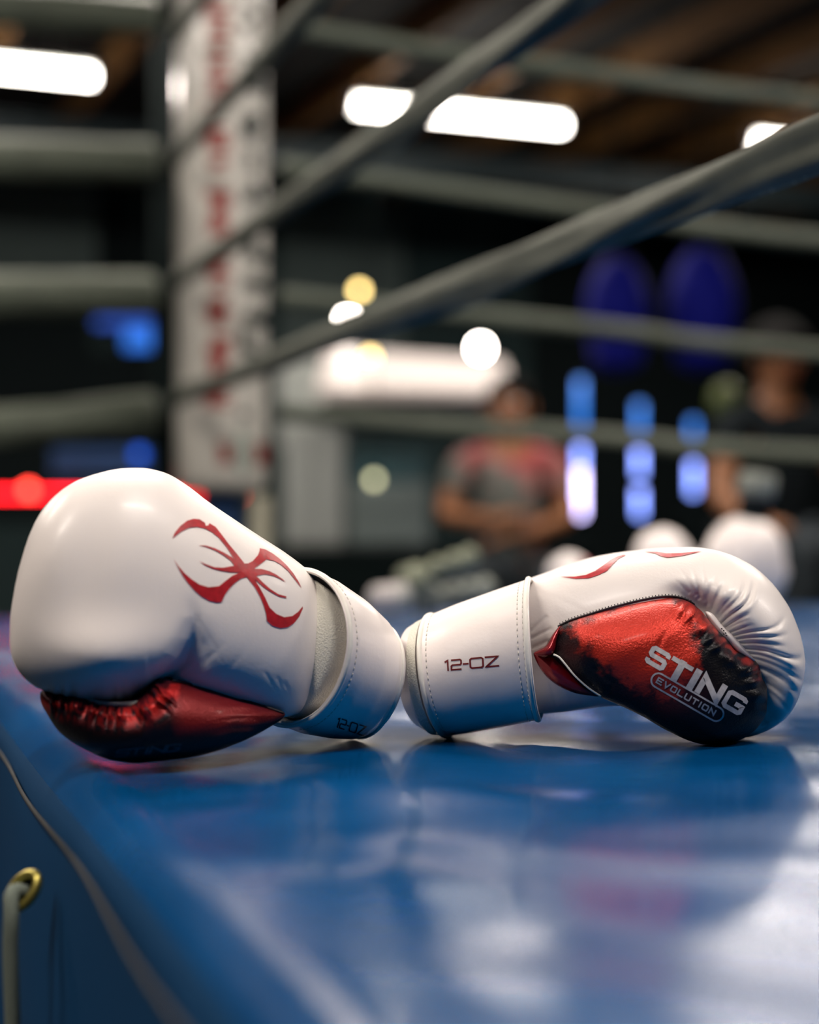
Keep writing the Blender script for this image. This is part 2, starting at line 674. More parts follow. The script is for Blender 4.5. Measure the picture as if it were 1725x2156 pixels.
def decal(name, shapes, bvh, m, parent, off=0.0004, jump=0.012):
    """flat print laid onto a surface"""
    mb = MB()
    for pts, fs in shapes:
        hit = [on_surface(bvh, x, y, off) for x, y in pts]
        k = [h is not None for h in hit]
        good = [f for f in fs if all(k[i] for i in f)]
        # drop faces that bridge a depth jump
        good = [f for f in good if max(abs(hit[f[i]].y - hit[f[i - 1]].y) for i in range(len(f))) < jump]
        mb.add([h if h is not None else Vector((0, 0, 0)) for h in hit], good)
    if not mb.f:
        return None
    used = sorted({i for f in mb.f for i in f})
    mp = {i: n for n, i in enumerate(used)}
    return mesh(name, [mb.v[i] for i in used], [[mp[i] for i in f] for f in mb.f], m, parent)


def ring_pts(top, bot, d, rd, bulge, n=96, sup=2.0):
    """closed loop of a tube section: image-plane ends top / bot at depth d, half depth rd, the near side shifted by bulge px"""
    t, b = np.array(P(*top, d)), np.array(P(*bot, d))
    c, h = (t + b) / 2, (t - b) / 2
    sx = bulge / F * d
    out = []
    for k in range(n):
        w = 2 * math.pi * k / n
        cw, sw = math.cos(w), math.sin(w)
        cw = math.copysign(abs(cw) ** (2 / sup), cw)
        sw = math.copysign(abs(sw) ** (2 / sup), sw)
        out.append(c + h * cw + np.array([sx, -rd, 0]) * sw)
    return np.array(out)


def loft(rings, close_a=False, close_b=False):
    n = len(rings[0])
    v = [tuple(p) for r in rings for p in r]
    f = []
    for i in range(len(rings) - 1):
        for k in range(n):
            l = (k + 1) % n
            f.append((i * n + k, i * n + l, (i + 1) * n + l, (i + 1) * n + k))
    if close_a:
        f.append(tuple(range(n)))
    if close_b:
        f.append(tuple((len(rings) - 1) * n + k for k in range(n)))
    return v, f


def lerp_sections(secs, n):
    """secs: list of (top, bot, d, rd, bulge); smooth interpolation"""
    a = np.array([[*s[0], *s[1], s[2], s[3], s[4]] for s in secs], float)
    t = np.linspace(0, len(secs) - 1, n)
    q = np.stack([np.interp(t, range(len(secs)), a[:, k]) for k in range(7)], 1)
    return [ring_pts(r[:2], r[2:4], r[4], r[5], r[6]) for r in q]


def scale_ring(r, s, shift=(0, 0, 0)):
    c = r.mean(0)
    return c + (r - c) * s + np.array(shift)


def dashes(loop, every, length, rad, k0=0, k1=None, lift=0.0):
    """little stitches along a loop of points"""
    mb = MB()
    c = loop.mean(0)
    q = loop[k0:k1]
    s = np.r_[0, np.cumsum(np.linalg.norm(np.diff(q, axis=0), axis=1))]
    x = 0.0
    while x + length < s[-1]:
        pts = []
        for t in (x, x + length):
            p = np.array([np.interp(t, s, q[:, j]) for j in range(3)])
            o = p - c
            o /= np.linalg.norm(o)
            pts.append(p + o * lift)
        mb.tube(pts, rad, 5)
        x += every
    return mb


def letters(name, pieces, bvh, m, parent, off=0.0004, jump=0.012):
    """printed characters, each a piece of its own"""
    for sh in pieces:
        decal(name, sh, bvh, m, parent, off, jump)


# stroke letters on a unit box, y down (x 0..1, y 0..1)
GLYPH = {
    'S': [[(1, .22), (1, .08), (.9, 0), (.1, 0), (0, .1), (0, .4), (.1, .5), (.9, .5), (1, .6), (1, .9), (.9, 1), (.1, 1), (0, .92), (0, .78)]],
    'T': [[(0, 0), (1, 0)], [(.5, .02), (.5, 1)]],
    'I': [[(.5, 0), (.5, 1)]],
    'N': [[(0, 1), (0, 0), (1, 1), (1, 0)]],
    'G': [[(1, .22), (1, .08), (.9, 0), (.12, 0), (0, .12), (0, .88), (.12, 1), (.9, 1), (1, .9), (1, .55), (.55, .55)]],
    'E': [[(1, 0), (0, 0), (0, 1), (1, 1)], [(0, .5), (.85, .5)]],
    'V': [[(0, 0), (.5, 1), (1, 0)]],
    'O': [[(.12, 0), (.88, 0), (1, .12), (1, .88), (.88, 1), (.12, 1), (0, .88), (0, .12), (.12, 0)]],
    'L': [[(0, 0), (0, 1), (1, 1)]],
    'U': [[(0, 0), (0, .88), (.12, 1), (.88, 1), (1, .88), (1, 0)]],
    '1': [[(0, .12), (.6, 0), (.6, 1)]],
    '2': [[(0, 0), (.9, 0), (1, .1), (1, .42), (.9, .52), (.1, .52), (0, .62), (0, 1), (1, 1)]],
    '-': [[(0, .5), (1, .5)]],
    'Z': [[(0, 0), (1, 0), (0, 1), (1, 1)]],
}


def glyph(ch, u0, u1, v0, v1, w, fr, w2=None):
    """fr maps (u, v) to pixels; returns stroke shapes in pixels"""
    out = []
    for pl in GLYPH[ch]:
        closed = len(pl) > 2 and pl[0] == pl[-1]
        q = [(u0 + a * (u1 - u0), v0 + b * (v1 - v0)) for a, b in (pl[:-1] if closed else pl)]
        if w2 and (ch == 'I' or (ch == 'T' and pl[0][1] > 0)):
            w = w2
        if not closed and ch not in 'SG2':
            for e, g in ((0, 1), (-1, -2)):
                dx, dy = q[e][0] - q[g][0], q[e][1] - q[g][1]
                L = math.hypot(dx, dy)
                q[e] = (q[e][0] + dx / L * w / 2, q[e][1] + dy / L * w / 2)
        pts, fs = stroke(q, w, 2.5, closed)
        out.append(([fr(*p) for p in pts], fs))
    return out


# ------------------------------------------------------------------ ring frame and room frame
E1 = Vector((0.3315, -1.0, 0)).normalized()     # along the near side ropes, towards the camera
E2 = Vector((-E1.y, E1.x, 0)).normalized()       # along the far side ropes, to the right
E2 = Vector((0.949, 0.3146, 0)).normalized()
CP = Vector((-0.575, 4.2, 0))                    # corner post
FLOOR = -0.72


def ring(a, b, z=0.0):
    return CP + E2 * a + E1 * b + Vector((0, 0, z))


U = Vector((0.929, 0.370, 0)).normalized()       # along the lamp rows and the far wall
N = Vector((-0.370, 0.929, 0)).normalized()


def room(u, n, z):
    return U * u + N * n + Vector((0, 0, z))


# ------------------------------------------------------------------ room shell
CEIL = 2.62
U0, U1, N0, N1 = -7.0, 8.5, -5.0, 11.2


def slab(name, pts, m, thick_dir, t=0.1):
    d = Vector(thick_dir).normalized() * t
    v = [Vector(p) for p in pts] + [Vector(p) + d for p in pts]
    f = [(0, 1, 2, 3), (7, 6, 5, 4), (0, 4, 5, 1), (1, 5, 6, 2), (2, 6, 7, 3), (3, 7, 4, 0)]
    o = mesh(name, v, f, m, None, False)
    refine(o)
    o['kind'] = 'structure'
    return o


def refine(o, length=0.9):
    """cut long faces into short ones, so that slanting boards keep tight bounds"""
    bm = bmesh.new()
    bm.from_mesh(o.data)
    for _ in range(5):
        es = [e for e in bm.edges if e.calc_length() > length]
        if not es:
            break
        bmesh.ops.subdivide_edges(bm, edges=es, cuts=1, use_grid_fill=True)
    bm.to_mesh(o.data)
    bm.free()


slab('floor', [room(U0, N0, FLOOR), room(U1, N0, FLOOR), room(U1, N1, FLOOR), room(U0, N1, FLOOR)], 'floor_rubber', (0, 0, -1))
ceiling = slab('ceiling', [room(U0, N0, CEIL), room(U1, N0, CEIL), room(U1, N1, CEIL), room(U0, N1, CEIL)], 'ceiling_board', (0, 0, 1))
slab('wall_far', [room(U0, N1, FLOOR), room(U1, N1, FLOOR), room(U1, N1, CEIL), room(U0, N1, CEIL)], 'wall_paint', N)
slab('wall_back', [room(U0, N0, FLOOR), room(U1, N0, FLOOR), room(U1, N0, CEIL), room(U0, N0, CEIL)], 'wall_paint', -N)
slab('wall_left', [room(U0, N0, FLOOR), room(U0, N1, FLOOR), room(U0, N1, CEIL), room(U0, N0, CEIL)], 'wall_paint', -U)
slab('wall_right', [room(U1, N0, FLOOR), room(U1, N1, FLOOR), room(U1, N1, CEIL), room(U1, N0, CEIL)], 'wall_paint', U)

# timber joists under the ceiling, running away along N
for i in range(24):
    u = 1.19 - 13 * 0.62 + i * 0.62
    c = room(u, (N0 + N1) / 2, CEIL - 0.09)
    refine(MB().box(c, 0.05, N1 - N0 - 0.05, 0.178, U, N, bev=0.004).build('joist', 'joist_wood', ceiling, False), 0.6)
# steel beam that carries them beyond the lamp row
MBb = MB()
bc = room(0.7, 9.35, 2.36)
MBb.box(bc, 15.0, 0.12, 0.02, U, N).box(bc + Vector((0, 0, -0.14)), 15.0, 0.12, 0.02, U, N).box(bc + Vector((0, 0, -0.07)), 15.0, 0.02, 0.13, U, N)
o = MBb.build('trim_1', 'steel_beam', None, False)
refine(o, 0.6)
o['kind'] = 'structure'
# grey panels set into the far wall
for i, (xa, xb, ya, yb, m) in enumerate([(-60, 205, 405, 575, 'panel_grey'), (205, 350, 385, 600, 'wall_black'), (590, 850, 455, 760, 'panel_grey'),
                                         (-60, 350, 640, 1100, 'wall_black'), (1120, 1760, 400, 1180, 'wall_black')]):
    def on_wall(px, py):
        r = (P(px, py, 1) - CAM_O)
        k = (N1 - 0.02 - N.dot(CAM_O)) / N.dot(r)
        return CAM_O + r * k
    a, b, c2, d2 = on_wall(xa, yb), on_wall(xb, yb), on_wall(xb, ya), on_wall(xa, ya)
    zl, zh = min(a.z, b.z), max(c2.z, d2.z)
    b.z = a.z = zl
    c2.z = d2.z = zh
    c2.x, c2.y = b.x, b.y
    d2.x, d2.y = a.x, a.y
    slab('trim_%d' % (i + 2), [a, b, c2, d2], m, N, 0.019)


# ------------------------------------------------------------------ lamps in the ceiling rows
def ceiling_lamp(u, n, label, light=True, z=2.29, power=1.0, tray=False):
    t = empty('ceiling_light', room(u, n, z), label, 'ceiling light', 'tube lamps under the joists')
    MB().box(room(u, n, z + 0.055), 1.24, 0.045, 0.04, U, N, bev=0.006).build('housing', 'lamp_housing', t, False)
    if tray:          # white reflector added on unseen rows to keep light off the ceiling
        v = [room(u + a * 0.62, n + b, z + c) for a in (-1, 1) for b, c in ((-0.13, -0.05), (-0.05, 0.045), (0.05, 0.045), (0.13, -0.05))]
        v2 = [q + Vector((0, 0, 0.004)) for q in v]
        fs = [(0, 1, 5, 4), (1, 2, 6, 5), (2, 3, 7, 6)]
        mesh('added_reflector', v + v2, fs + [tuple(i + 8 for i in f[::-1]) for f in fs], 'lamp_housing', t, False)
    pts = [room(u - 0.585, n, z), room(u + 0.585, n, z)]
    MB().tube(pts, 0.029, 14).build('tube', 'lamp_tube', t)
    for s in (-1, 1):
        MB().box(room(u + s * 0.6, n, z + 0.005), 0.03, 0.05, 0.06, U, N, bev=0.004).build('end_cap', 'lamp_housing', t, False)
    for s in (-1, 1):
        MB().tube([room(u + s * 0.4, n, z + 0.08), room(u + s * 0.4, n, z + 0.16)], 0.008, 6).build('bracket', 'lamp_housing', t)
    if light:
        ld = bpy.data.lights.new('lamp_light', 'AREA')
        ld.shape = 'RECTANGLE'
        ld.size = 1.18
        ld.size_y = 0.06
        ld.energy = LAMP_W * power
        ld.color = LAMP_COLOR
        lo = bpy.data.objects.new('lamp_light', ld)
        COL.objects.link(lo)
        lo.parent = t
        lo.location = (0, 0, -0.034)
        lo.rotation_euler = (0, 0, math.atan2(U.y, U.x))
    return t


ceiling_lamp(1.01, 8.08, 'glowing tube lamp left of the white corner post')
ceiling_lamp(3.53, 8.13, 'glowing tube lamp crossed by the middle diagonal rope')
ceiling_lamp(5.87, 8.08, 'glowing tube lamp half hidden behind the lowest diagonal rope')
for rn, word in ((5.0, 'second lamp row, beyond the corner post'), (2.6, 'third lamp row, over the ring'), (0.1, 'fourth lamp row, straight above the gloves')):
    for ru, pos in ((-1.4, 'left'), (1.0, 'middle'), (3.45, 'right')):
        ceiling_lamp(ru, rn, 'tube lamp out of view in the %s, %s one' % (word, pos), tray=True)

# ------------------------------------------------------------------ the ring platform with its blue canvas
APRON_L, APRON_F = 0.655, -1.26


def canvas_z(x, y):
    z = 0.0
    for lx, ly, A, ph in WAVES:
        z = z + A * np.sin(2 * math.pi * (x / lx + y / ly) + ph)
    return z


WAVES = []
for lam, A, k in ((0.62, 0.0020, 4), (0.34, 0.0012, 5), (0.17, 0.00065, 6), (0.09, 0.00022, 6)):
    for i in range(k):
        th = rng.uniform(0, math.pi)
        l = lam * rng.uniform(0.75, 1.3)
        c, s_ = math.cos(th), math.sin(th)
        WAVES.append((l / (c if abs(c) > 0.05 else 0.05), l / (s_ if abs(s_) > 0.05 else 0.05), A * rng.uniform(0.6, 1.2) / math.sqrt(k) * 1.4, rng.uniform(0, 6.28)))


def build_canvas():
    # profile across a: skirt, rounded lip, then the flat top
    R = 0.035
    prof = []                                  # (a, z, weight of waves)
    for z in np.linspace(-0.62, -R, 14):
        prof.append((-APRON_L, z, 0.0))
    for t in np.linspace(0, math.pi / 2, 9)[1:]:
        prof.append((-APRON_L + R - R * math.cos(t), -R + R * math.sin(t), math.sin(t) * 0.5))
    for a in np.r_[np.arange(-APRON_L + R + 0.012, 0.9, 0.012), np.arange(0.9, 4.6, 0.06)]:
        prof.append((a, 0.0, 1.0))
    bs = np.r_[np.arange(-APRON_F, 2.0, 0.02), np.arange(2.0, 4.3, 0.012), np.arange(4.3, 6.0, 0.08)]
    v, f = [], []
    na = len(prof)
    for b in bs:
        for a, z, w in prof:
            p = ring(a, b)
            zz = z + w * (float(canvas_z(p.x, p.y)) - 0.0025)
            if w == 0.0:
                p = p - E2 * (0.006 * math.sin(9 * b + 5 * z) * min(1, -z * 6))
            v.append((p.x, p.y, zz))
    sk = []
    for i in range(len(bs) - 1):
        for k in range(na - 1):
            (sk if k < 16 else f).append((i * na + k, i * na + k + 1, (i + 1) * na + k + 1, (i + 1) * na + k))
    # far skirt and underside edge
    k0 = len(v)
    for k in range(14, na):
        x = v[k]
        v.append((x[0], x[1], -0.62))
    for k in range(14, na - 1):
        sk.append((k, k + 1, k0 + k + 1 - 14, k0 + k - 14))
    return v, f, sk


ringp = empty('ring_platform', ring(2, 2.5, FLOOR), 'raised ring apron covered in glossy blue vinyl, under the gloves', 'boxing ring')
cv, cf, csk = build_canvas()
for nm, fs, mm in (('canvas', cf, 'blue_vinyl'), ('skirt', csk, 'blue_skirt')):
    used = sorted({i for q in fs for i in q})
    mp = {i: n for n, i in enumerate(used)}
    mesh(nm, [cv[i] for i in used], [[mp[i] for i in q] for q in fs], mm, ringp)
MB().box(ring(1.97, 3.64, (FLOOR - 0.62) / 2 + 0.29), 5.15, 4.66, 0.64, E2, -E1, bev=0.01).build('platform_frame', 'black_padding', ringp, False)
# seam cord along the lip
pts = [ring(-APRON_L - 0.004 + 0.002 * math.sin(b * 14), b, -0.030) for b in np.arange(2.2, 4.6, 0.02)]
MB().tube(pts, 0.0014, 8).build('seam_cord', 'seam_dark', ringp)


# brass eyelet with its lace on the apron skirt, lower left
def eyelet():
    c = P(48, 1876, 1.0)
    t = empty('eyelet', c, 'brass eyelet with a grey lace hanging through it, on the blue apron edge', 'eyelet')
    ax, az = (E1 * 0.55 + Vector((0, 0, 0.83))).normalized(), None
    nrm = (-E2 * 0.65 + Vector((0, 0, 0.4)) + E1 * 0.55).normalized()
    ax = (ax - nrm * ax.dot(nrm)).normalized()
    bx = nrm.cross(ax)
    pts = [c + (ax * math.cos(w) * 0.0118 + bx * math.sin(w) * 0.0082) for w in np.linspace(0, 2 * math.pi, 28, endpoint=False)]
    MB().tube(pts, 0.0030, 10, closed=True).build('ring', 'brass', t)
    pts2 = [p + nrm * 0.0005 for p in pts]
    v = [c - nrm * 0.002] + [c + (p - c) * 0.8 - nrm * 0.002 for p in pts]
    mesh('hole_disc', v, [(0, 1 + k, 1 + (k + 1) % 28) for k in range(28)], 'black_padding', t)  # black disc put in for the dark inside of the eyelet
    l0 = c - ax * 0.006 + bx * 0.0
    path = [c + nrm * -0.004, c + nrm * 0.006 - ax * 0.003]
    q = P(24, 1930, 0.99)
    path += [q, P(22, 2000, 0.99), P(24, 2080, 0.99), P(28, 2180, 0.99), P(30, 2300, 0.99)]
    sp = catmull([tuple(p) for p in path], 40, closed=False)
    MB().tube(sp, 0.0046, 10).build('lace', 'lace_cord', t)


eyelet()


# ------------------------------------------------------------------ corner post with its printed pad
def corner_post():
    base = Vector((CP.x, CP.y, 0))
    c = P(465, 1110, 4.15)
    cx, cy = c.x, c.y
    t = empty('corner_post', (cx, cy, FLOOR), 'white padded ring corner post printed in red and black', 'ring post')
    zb, zt = 0.232, 1.62
    # rounded octagon section, wide face to the right front
    R = 0.117

    def sec(z, s=1.0):
        out = []
        for k in range(64):
            w = 2 * math.pi * k / 64
            w8 = (w + math.radians(12)) % (math.pi / 3)
            r = R * math.cos(math.pi / 6) / math.cos(w8 - math.pi / 6)
            r = 0.55 * r + 0.45 * R * 0.96
            out.append((cx + r * s * math.cos(w), cy + r * s * math.sin(w), z))
        return np.array(out)
    zs = [zb - 0.0, zb + 0.008, zb + 0.03] + list(np.linspace(zb + 0.06, zt - 0.05, 30)) + [zt - 0.02, zt]
    ss = [0.80, 0.95, 1.0] + [1.0 + 0.012 * math.sin(7 * z) for z in np.linspace(0, 3, 30)] + [0.97, 0.8]
    v, f = loft([sec(z, s) for z, s in zip(zs, ss)], True, True)
    mesh('post_pad', v, f, 'post_pad_white', t)
    MB().box((cx, cy, (FLOOR + 0.24) / 2), 0.085, 0.085, 0.24 - FLOOR, E2, -E1, bev=0.006).build('post', 'steel_blue_paint', t, False)
    MB().box((cx, cy, FLOOR + 0.006), 0.2, 0.2, 0.012, E2, -E1, bev=0.003).build('foot_plate', 'steel_blue_paint', t, False)
    MB().box(P(545, 1130, 4.13) * 1.0, 0.045, 0.05, 0.20, E2, -E1, bev=0.004).build('side_plate', 'beige_paint', t, False)
    bv = bvh_of((v, f))
    R1 = random.Random(3)
    # worn, unreadable upright lettering: a red column and a black column
    shapes = []
    for y, h, w in [(22, 26, 44), (62, 20, 40), (100, 22, 30), (138, 18, 46), (178, 30, 40), (222, 16, 46), (285, 26, 38), (310, 14, 46),
                    (345, 20, 30), (408, 18, 44), (432, 22, 30), (460, 30, 34), (486, 14, 44), (566, 30, 40), (600, 14, 26), (640, 22, 34),
                    (668, 26, 46), (716, 14, 34), (738, 20, 44), (770, 30, 38), (800, 18, 34), (842, 26, 44)]:
        x = 463 + R1.uniform(-4, 4)
        h, w = h * 1.25, w * 1.2
        shapes.append(fill_poly([(x - w / 2, y - h / 2), (x + w / 2, y - h / 2), (x + w / 2, y - h / 2 + 11), (x + 9, y - h / 2 + 11),
                                 (x + 9, y + h / 2 - 11), (x + w / 2, y + h / 2 - 11), (x + w / 2, y + h / 2), (x - w / 2, y + h / 2)], 12))
    letters('red_letter', [[q] for q in shapes], bv, 'pad_red', t, 0.0012, 0.08)
    shapes = []
    for pl, w in [([(505, 10), (530, 20), (540, 40)], 10), ([(508, 60), (525, 58)], 16), ([(560, 0), (575, 8), (575, 30)], 10), ([(512, 118), (545, 122)], 10),
                  ([(560, 165), (530, 180), (560, 190)], 16), ([(540, 240), (522, 258), (524, 278), (540, 288)], 20), ([(518, 338), (536, 338)], 18),
                  ([(558, 330), (572, 335)], 10), ([(515, 408), (535, 418)], 18), ([(530, 380), (560, 440)], 8), ([(525, 505), (528, 535), (555, 545)], 14), ([(568, 410), (570, 440)], 8),
                  ([(515, 594), (540, 598), (562, 602)], 17), ([(516, 664), (540, 670), (564, 674)], 18),
                  ([(514, 690), (512, 720), (525, 742), (545, 746), (562, 735), (566, 705)], 13), ([(512, 866), (515, 880)], 12), ([(556, 838), (566, 850)], 10)]:
        shapes.append(stroke(pl, w * 1.6, 6))
    letters('black_letter', [[q] for q in shapes], bv, 'pad_black', t, 0.004, 0.08)
    # emblem at the foot: green round badge between two red blocks
    sh = [fill_poly([(460, 932), (488, 930), (490, 978), (462, 978)], 12), fill_poly([(536, 932), (566, 936), (566, 980), (536, 978)], 12)]
    letters('red_badge_block', [[q] for q in sh], bv, 'pad_red', t, 0.0012, 0.08)
    sh = [stroke([(511 + 16 * math.cos(w), 953 + 30 * math.sin(w)) for w in np.linspace(0, 2 * math.pi, 24, endpoint=False)], 9, 5, True),
          stroke([(505, 905), (512, 915)], 14, 5), stroke([(503, 955), (520, 957)], 6, 4), stroke([(511, 985), (511, 1002)], 10, 4)]
    letters('green_badge', [[q] for q in sh], bv, 'pad_green', t, 0.0012, 0.08)


corner_post()


# ------------------------------------------------------------------ ropes in cloth sleeves
def sleeve(name, pts, r0, m, label, group, fold=0.3, twist=1.5, ph=0.0, frays=0, squash=0.72, rough=0.03, n=28, seam=True, ecap=None):
    """a rope inside a loose cloth sleeve: an uneven tube whose fold winds round it"""
    pts = [Vector(p) for p in pts]
    m_ = len(pts)
    v, f = [], []
    s = 0.0
    R1 = random.Random(int(ph * 100) + 5)
    loops = []
    for i, p in enumerate(pts):
        if i:
            s += (p - pts[i - 1]).length
        tg = (pts[min(i + 1, m_ - 1)] - pts[max(i - 1, 0)]).normalized()
        a = tg.cross(Vector((0, 0, 1))).normalized()
        b = a.cross(tg)
        lp = []
        for k in range(n):
            w = 2 * math.pi * k / n
            fa = ph + twist * s + 0.5 * math.sin(2.3 * s + ph)
            dlt = (w - fa + math.pi) % (2 * math.pi) - math.pi
            r = r0 * (1 + fold * math.exp(-(dlt / 0.34) ** 2) - 0.5 * fold * math.exp(-((dlt + 0.75) / 0.4) ** 2)
                      + rough * math.sin(5 * w + 11 * s) + rough * 1.3 * noise.noise((s * 9, math.cos(w) * 1.5, math.sin(w) * 1.5 + ph)))
            q = p + a * (r * squash * math.cos(w)) + b * (r * math.sin(w))
            lp.append(q)
        loops.append(lp)
        v += lp
    for i in range(m_ - 1):
        for k in range(n):
            l = (k + 1) % n
            f.append((i * n + k, i * n + l, (i + 1) * n + l, (i + 1) * n + k))
    f += [tuple(range(n)), tuple((m_ - 1) * n + k for k in range(n))]
    t = empty(name, pts[0], label, 'rope', group)
    mesh('cloth_sleeve', v, f, m, t)
    if seam:
        line = []
        for i, lp in enumerate(loops):
            line.append(lp[int(n * 0.72) % n])
        MB().tube(line, r0 * 0.06, 6).build('sleeve_seam', 'lace_cord', t)
    if frays:
        mb = MB()
        for _ in range(frays):
            i = R1.randrange(int(m_ * 0.58), int(m_ * 0.72))
            k = R1.choice([int(n * 0.25), int(n * 0.27), int(n * 0.74), int(n * 0.76)])
            q = loops[i][k % n]
            o = (q - pts[i]).normalized()
            e = q + o * R1.uniform(0.0008, 0.0028) + Vector((R1.uniform(-1, 1), R1.uniform(-1, 1), R1.uniform(-1, 1))) * 0.001
            mb.tube([q - o * 0.001, (q + e) / 2 + Vector((0.0003, 0, 0)), e], 0.00018, 4)
        mb.build('loose_threads', 'thread_pale', t)['kind'] = 'stuff'
    return t


def straight(p0, p1, n, sag=0.0):
    p0, p1 = Vector(p0), Vector(p1)
    return [p0.lerp(p1, i / (n - 1)) + Vector((0, 0, -4 * sag * (i / (n - 1)) * (1 - i / (n - 1)))) for i in range(n)]


G1, G2, G3 = 'ropes along the near side of the ring', 'ropes along the far side of the ring', 'padded ropes left of the post'
near_names = ['lowest diagonal grey rope, nearest to the gloves, fraying at the right edge', 'second lowest diagonal grey rope, leaving the photo at the top centre',
              'third diagonal grey rope, crossing the white post towards the top', 'topmost diagonal grey rope at the upper left of the post']
for i, (y0, x1, y1, d1) in enumerate([(838, 1725, 306, 1.40), (592, 1210, 0, 1.97), (332, 660, 0, 2.95), (70, 425, 0, 3.85)]):
    a = P(372, y0, 4.0)
    b = P(x1, y1, d1)
    c = a + (b - a) * (1.55, 1.95, 3.4, 11.0)[i]
    sleeve('ring_rope', straight(a, c, 240), 0.0225 if i else 0.0215, 'rope_sleeve', near_names[i], G1, fold=0.42, twist=(1.9, 1.5, 1.2, 1.0)[i],
           ph=(1.2, 2.4, 3.1, 0.6)[i], frays=90 if i == 0 else 0, rough=0.055, squash=0.62)
far_names = ['lowest grey rope right of the post, running behind the blue light tubes', 'second lowest grey rope running right from the post',
             'third grey rope right of the post, below the ceiling lamps', 'topmost grey rope right of the post, near the timber ceiling']
for i, ys in enumerate([(868, 895, 925, 958), (626, 655, 695, 742), (352, 395, 450, 505), (55, 105, 160, 215)]):
    xs, ds = (594, 900, 1300, 1725), (4.2, 4.35, 4.55, 4.75)
    ctrl = [tuple(P(x, y, d)) for x, y, d in zip(xs, ys, ds)]
    e = np.array(ctrl[-1]) + (np.array(ctrl[-1]) - np.array(ctrl[-2])) * 4.0 + np.array([0, 0, 0.10 if i < 3 else 0.05])
    ctrl.append(tuple(e))
    sleeve('ring_rope', [Vector(p) for p in catmull(ctrl, 150, closed=False)], 0.0225, 'rope_sleeve_grey', far_names[i], G2, fold=0.16, twist=0.9, ph=i * 1.3 + 0.4, squash=0.9)
left_names = ['lowest thick grey padded rope left of the post, above the red light strip', 'second lowest thick grey padded rope left of the post',
              'third thick grey padded rope left of the post, below the lamp', 'topmost thick grey padded rope at the upper left corner']
for i, (ya, yb) in enumerate([(868, 918), (618, 622), (338, 330), (30, 5)]):
    pts = straight(P(322, ya, 4.75), P(322, ya, 4.75) + (P(-160, yb, 4.4) - P(322, ya, 4.75)) * 3.2, 110)
    sleeve('padded_rope', pts, 0.056, 'rope_sleeve_grey', left_names[i], G3, fold=0.06, twist=0.4, ph=i * 0.9, squash=0.9, seam=False)


def side_post():
    c = P(345, 1110, 4.85)
    t = empty('side_post', (c.x, c.y, FLOOR), 'slim black post joining the padded ropes left of the white post', 'post')
    MB().tube([(c.x, c.y, FLOOR + 0.01), (c.x, c.y, 0.5), (c.x, c.y, 1.75)], 0.034, 20).build('pole', 'black_padding', t)
    MB().tube([(c.x, c.y, FLOOR), (c.x, c.y, FLOOR + 0.02)], 0.12, 24).build('base_plate', 'black_padding', t)
    for y in (868, 618, 338, 30):
        p = P(345, y, 4.85)
        MB().tube([p - Vector((0, 0, 0.05)), p + Vector((0, 0, 0.05))], 0.044, 20).build('rope_collar', 'black_padding', t)


side_post()


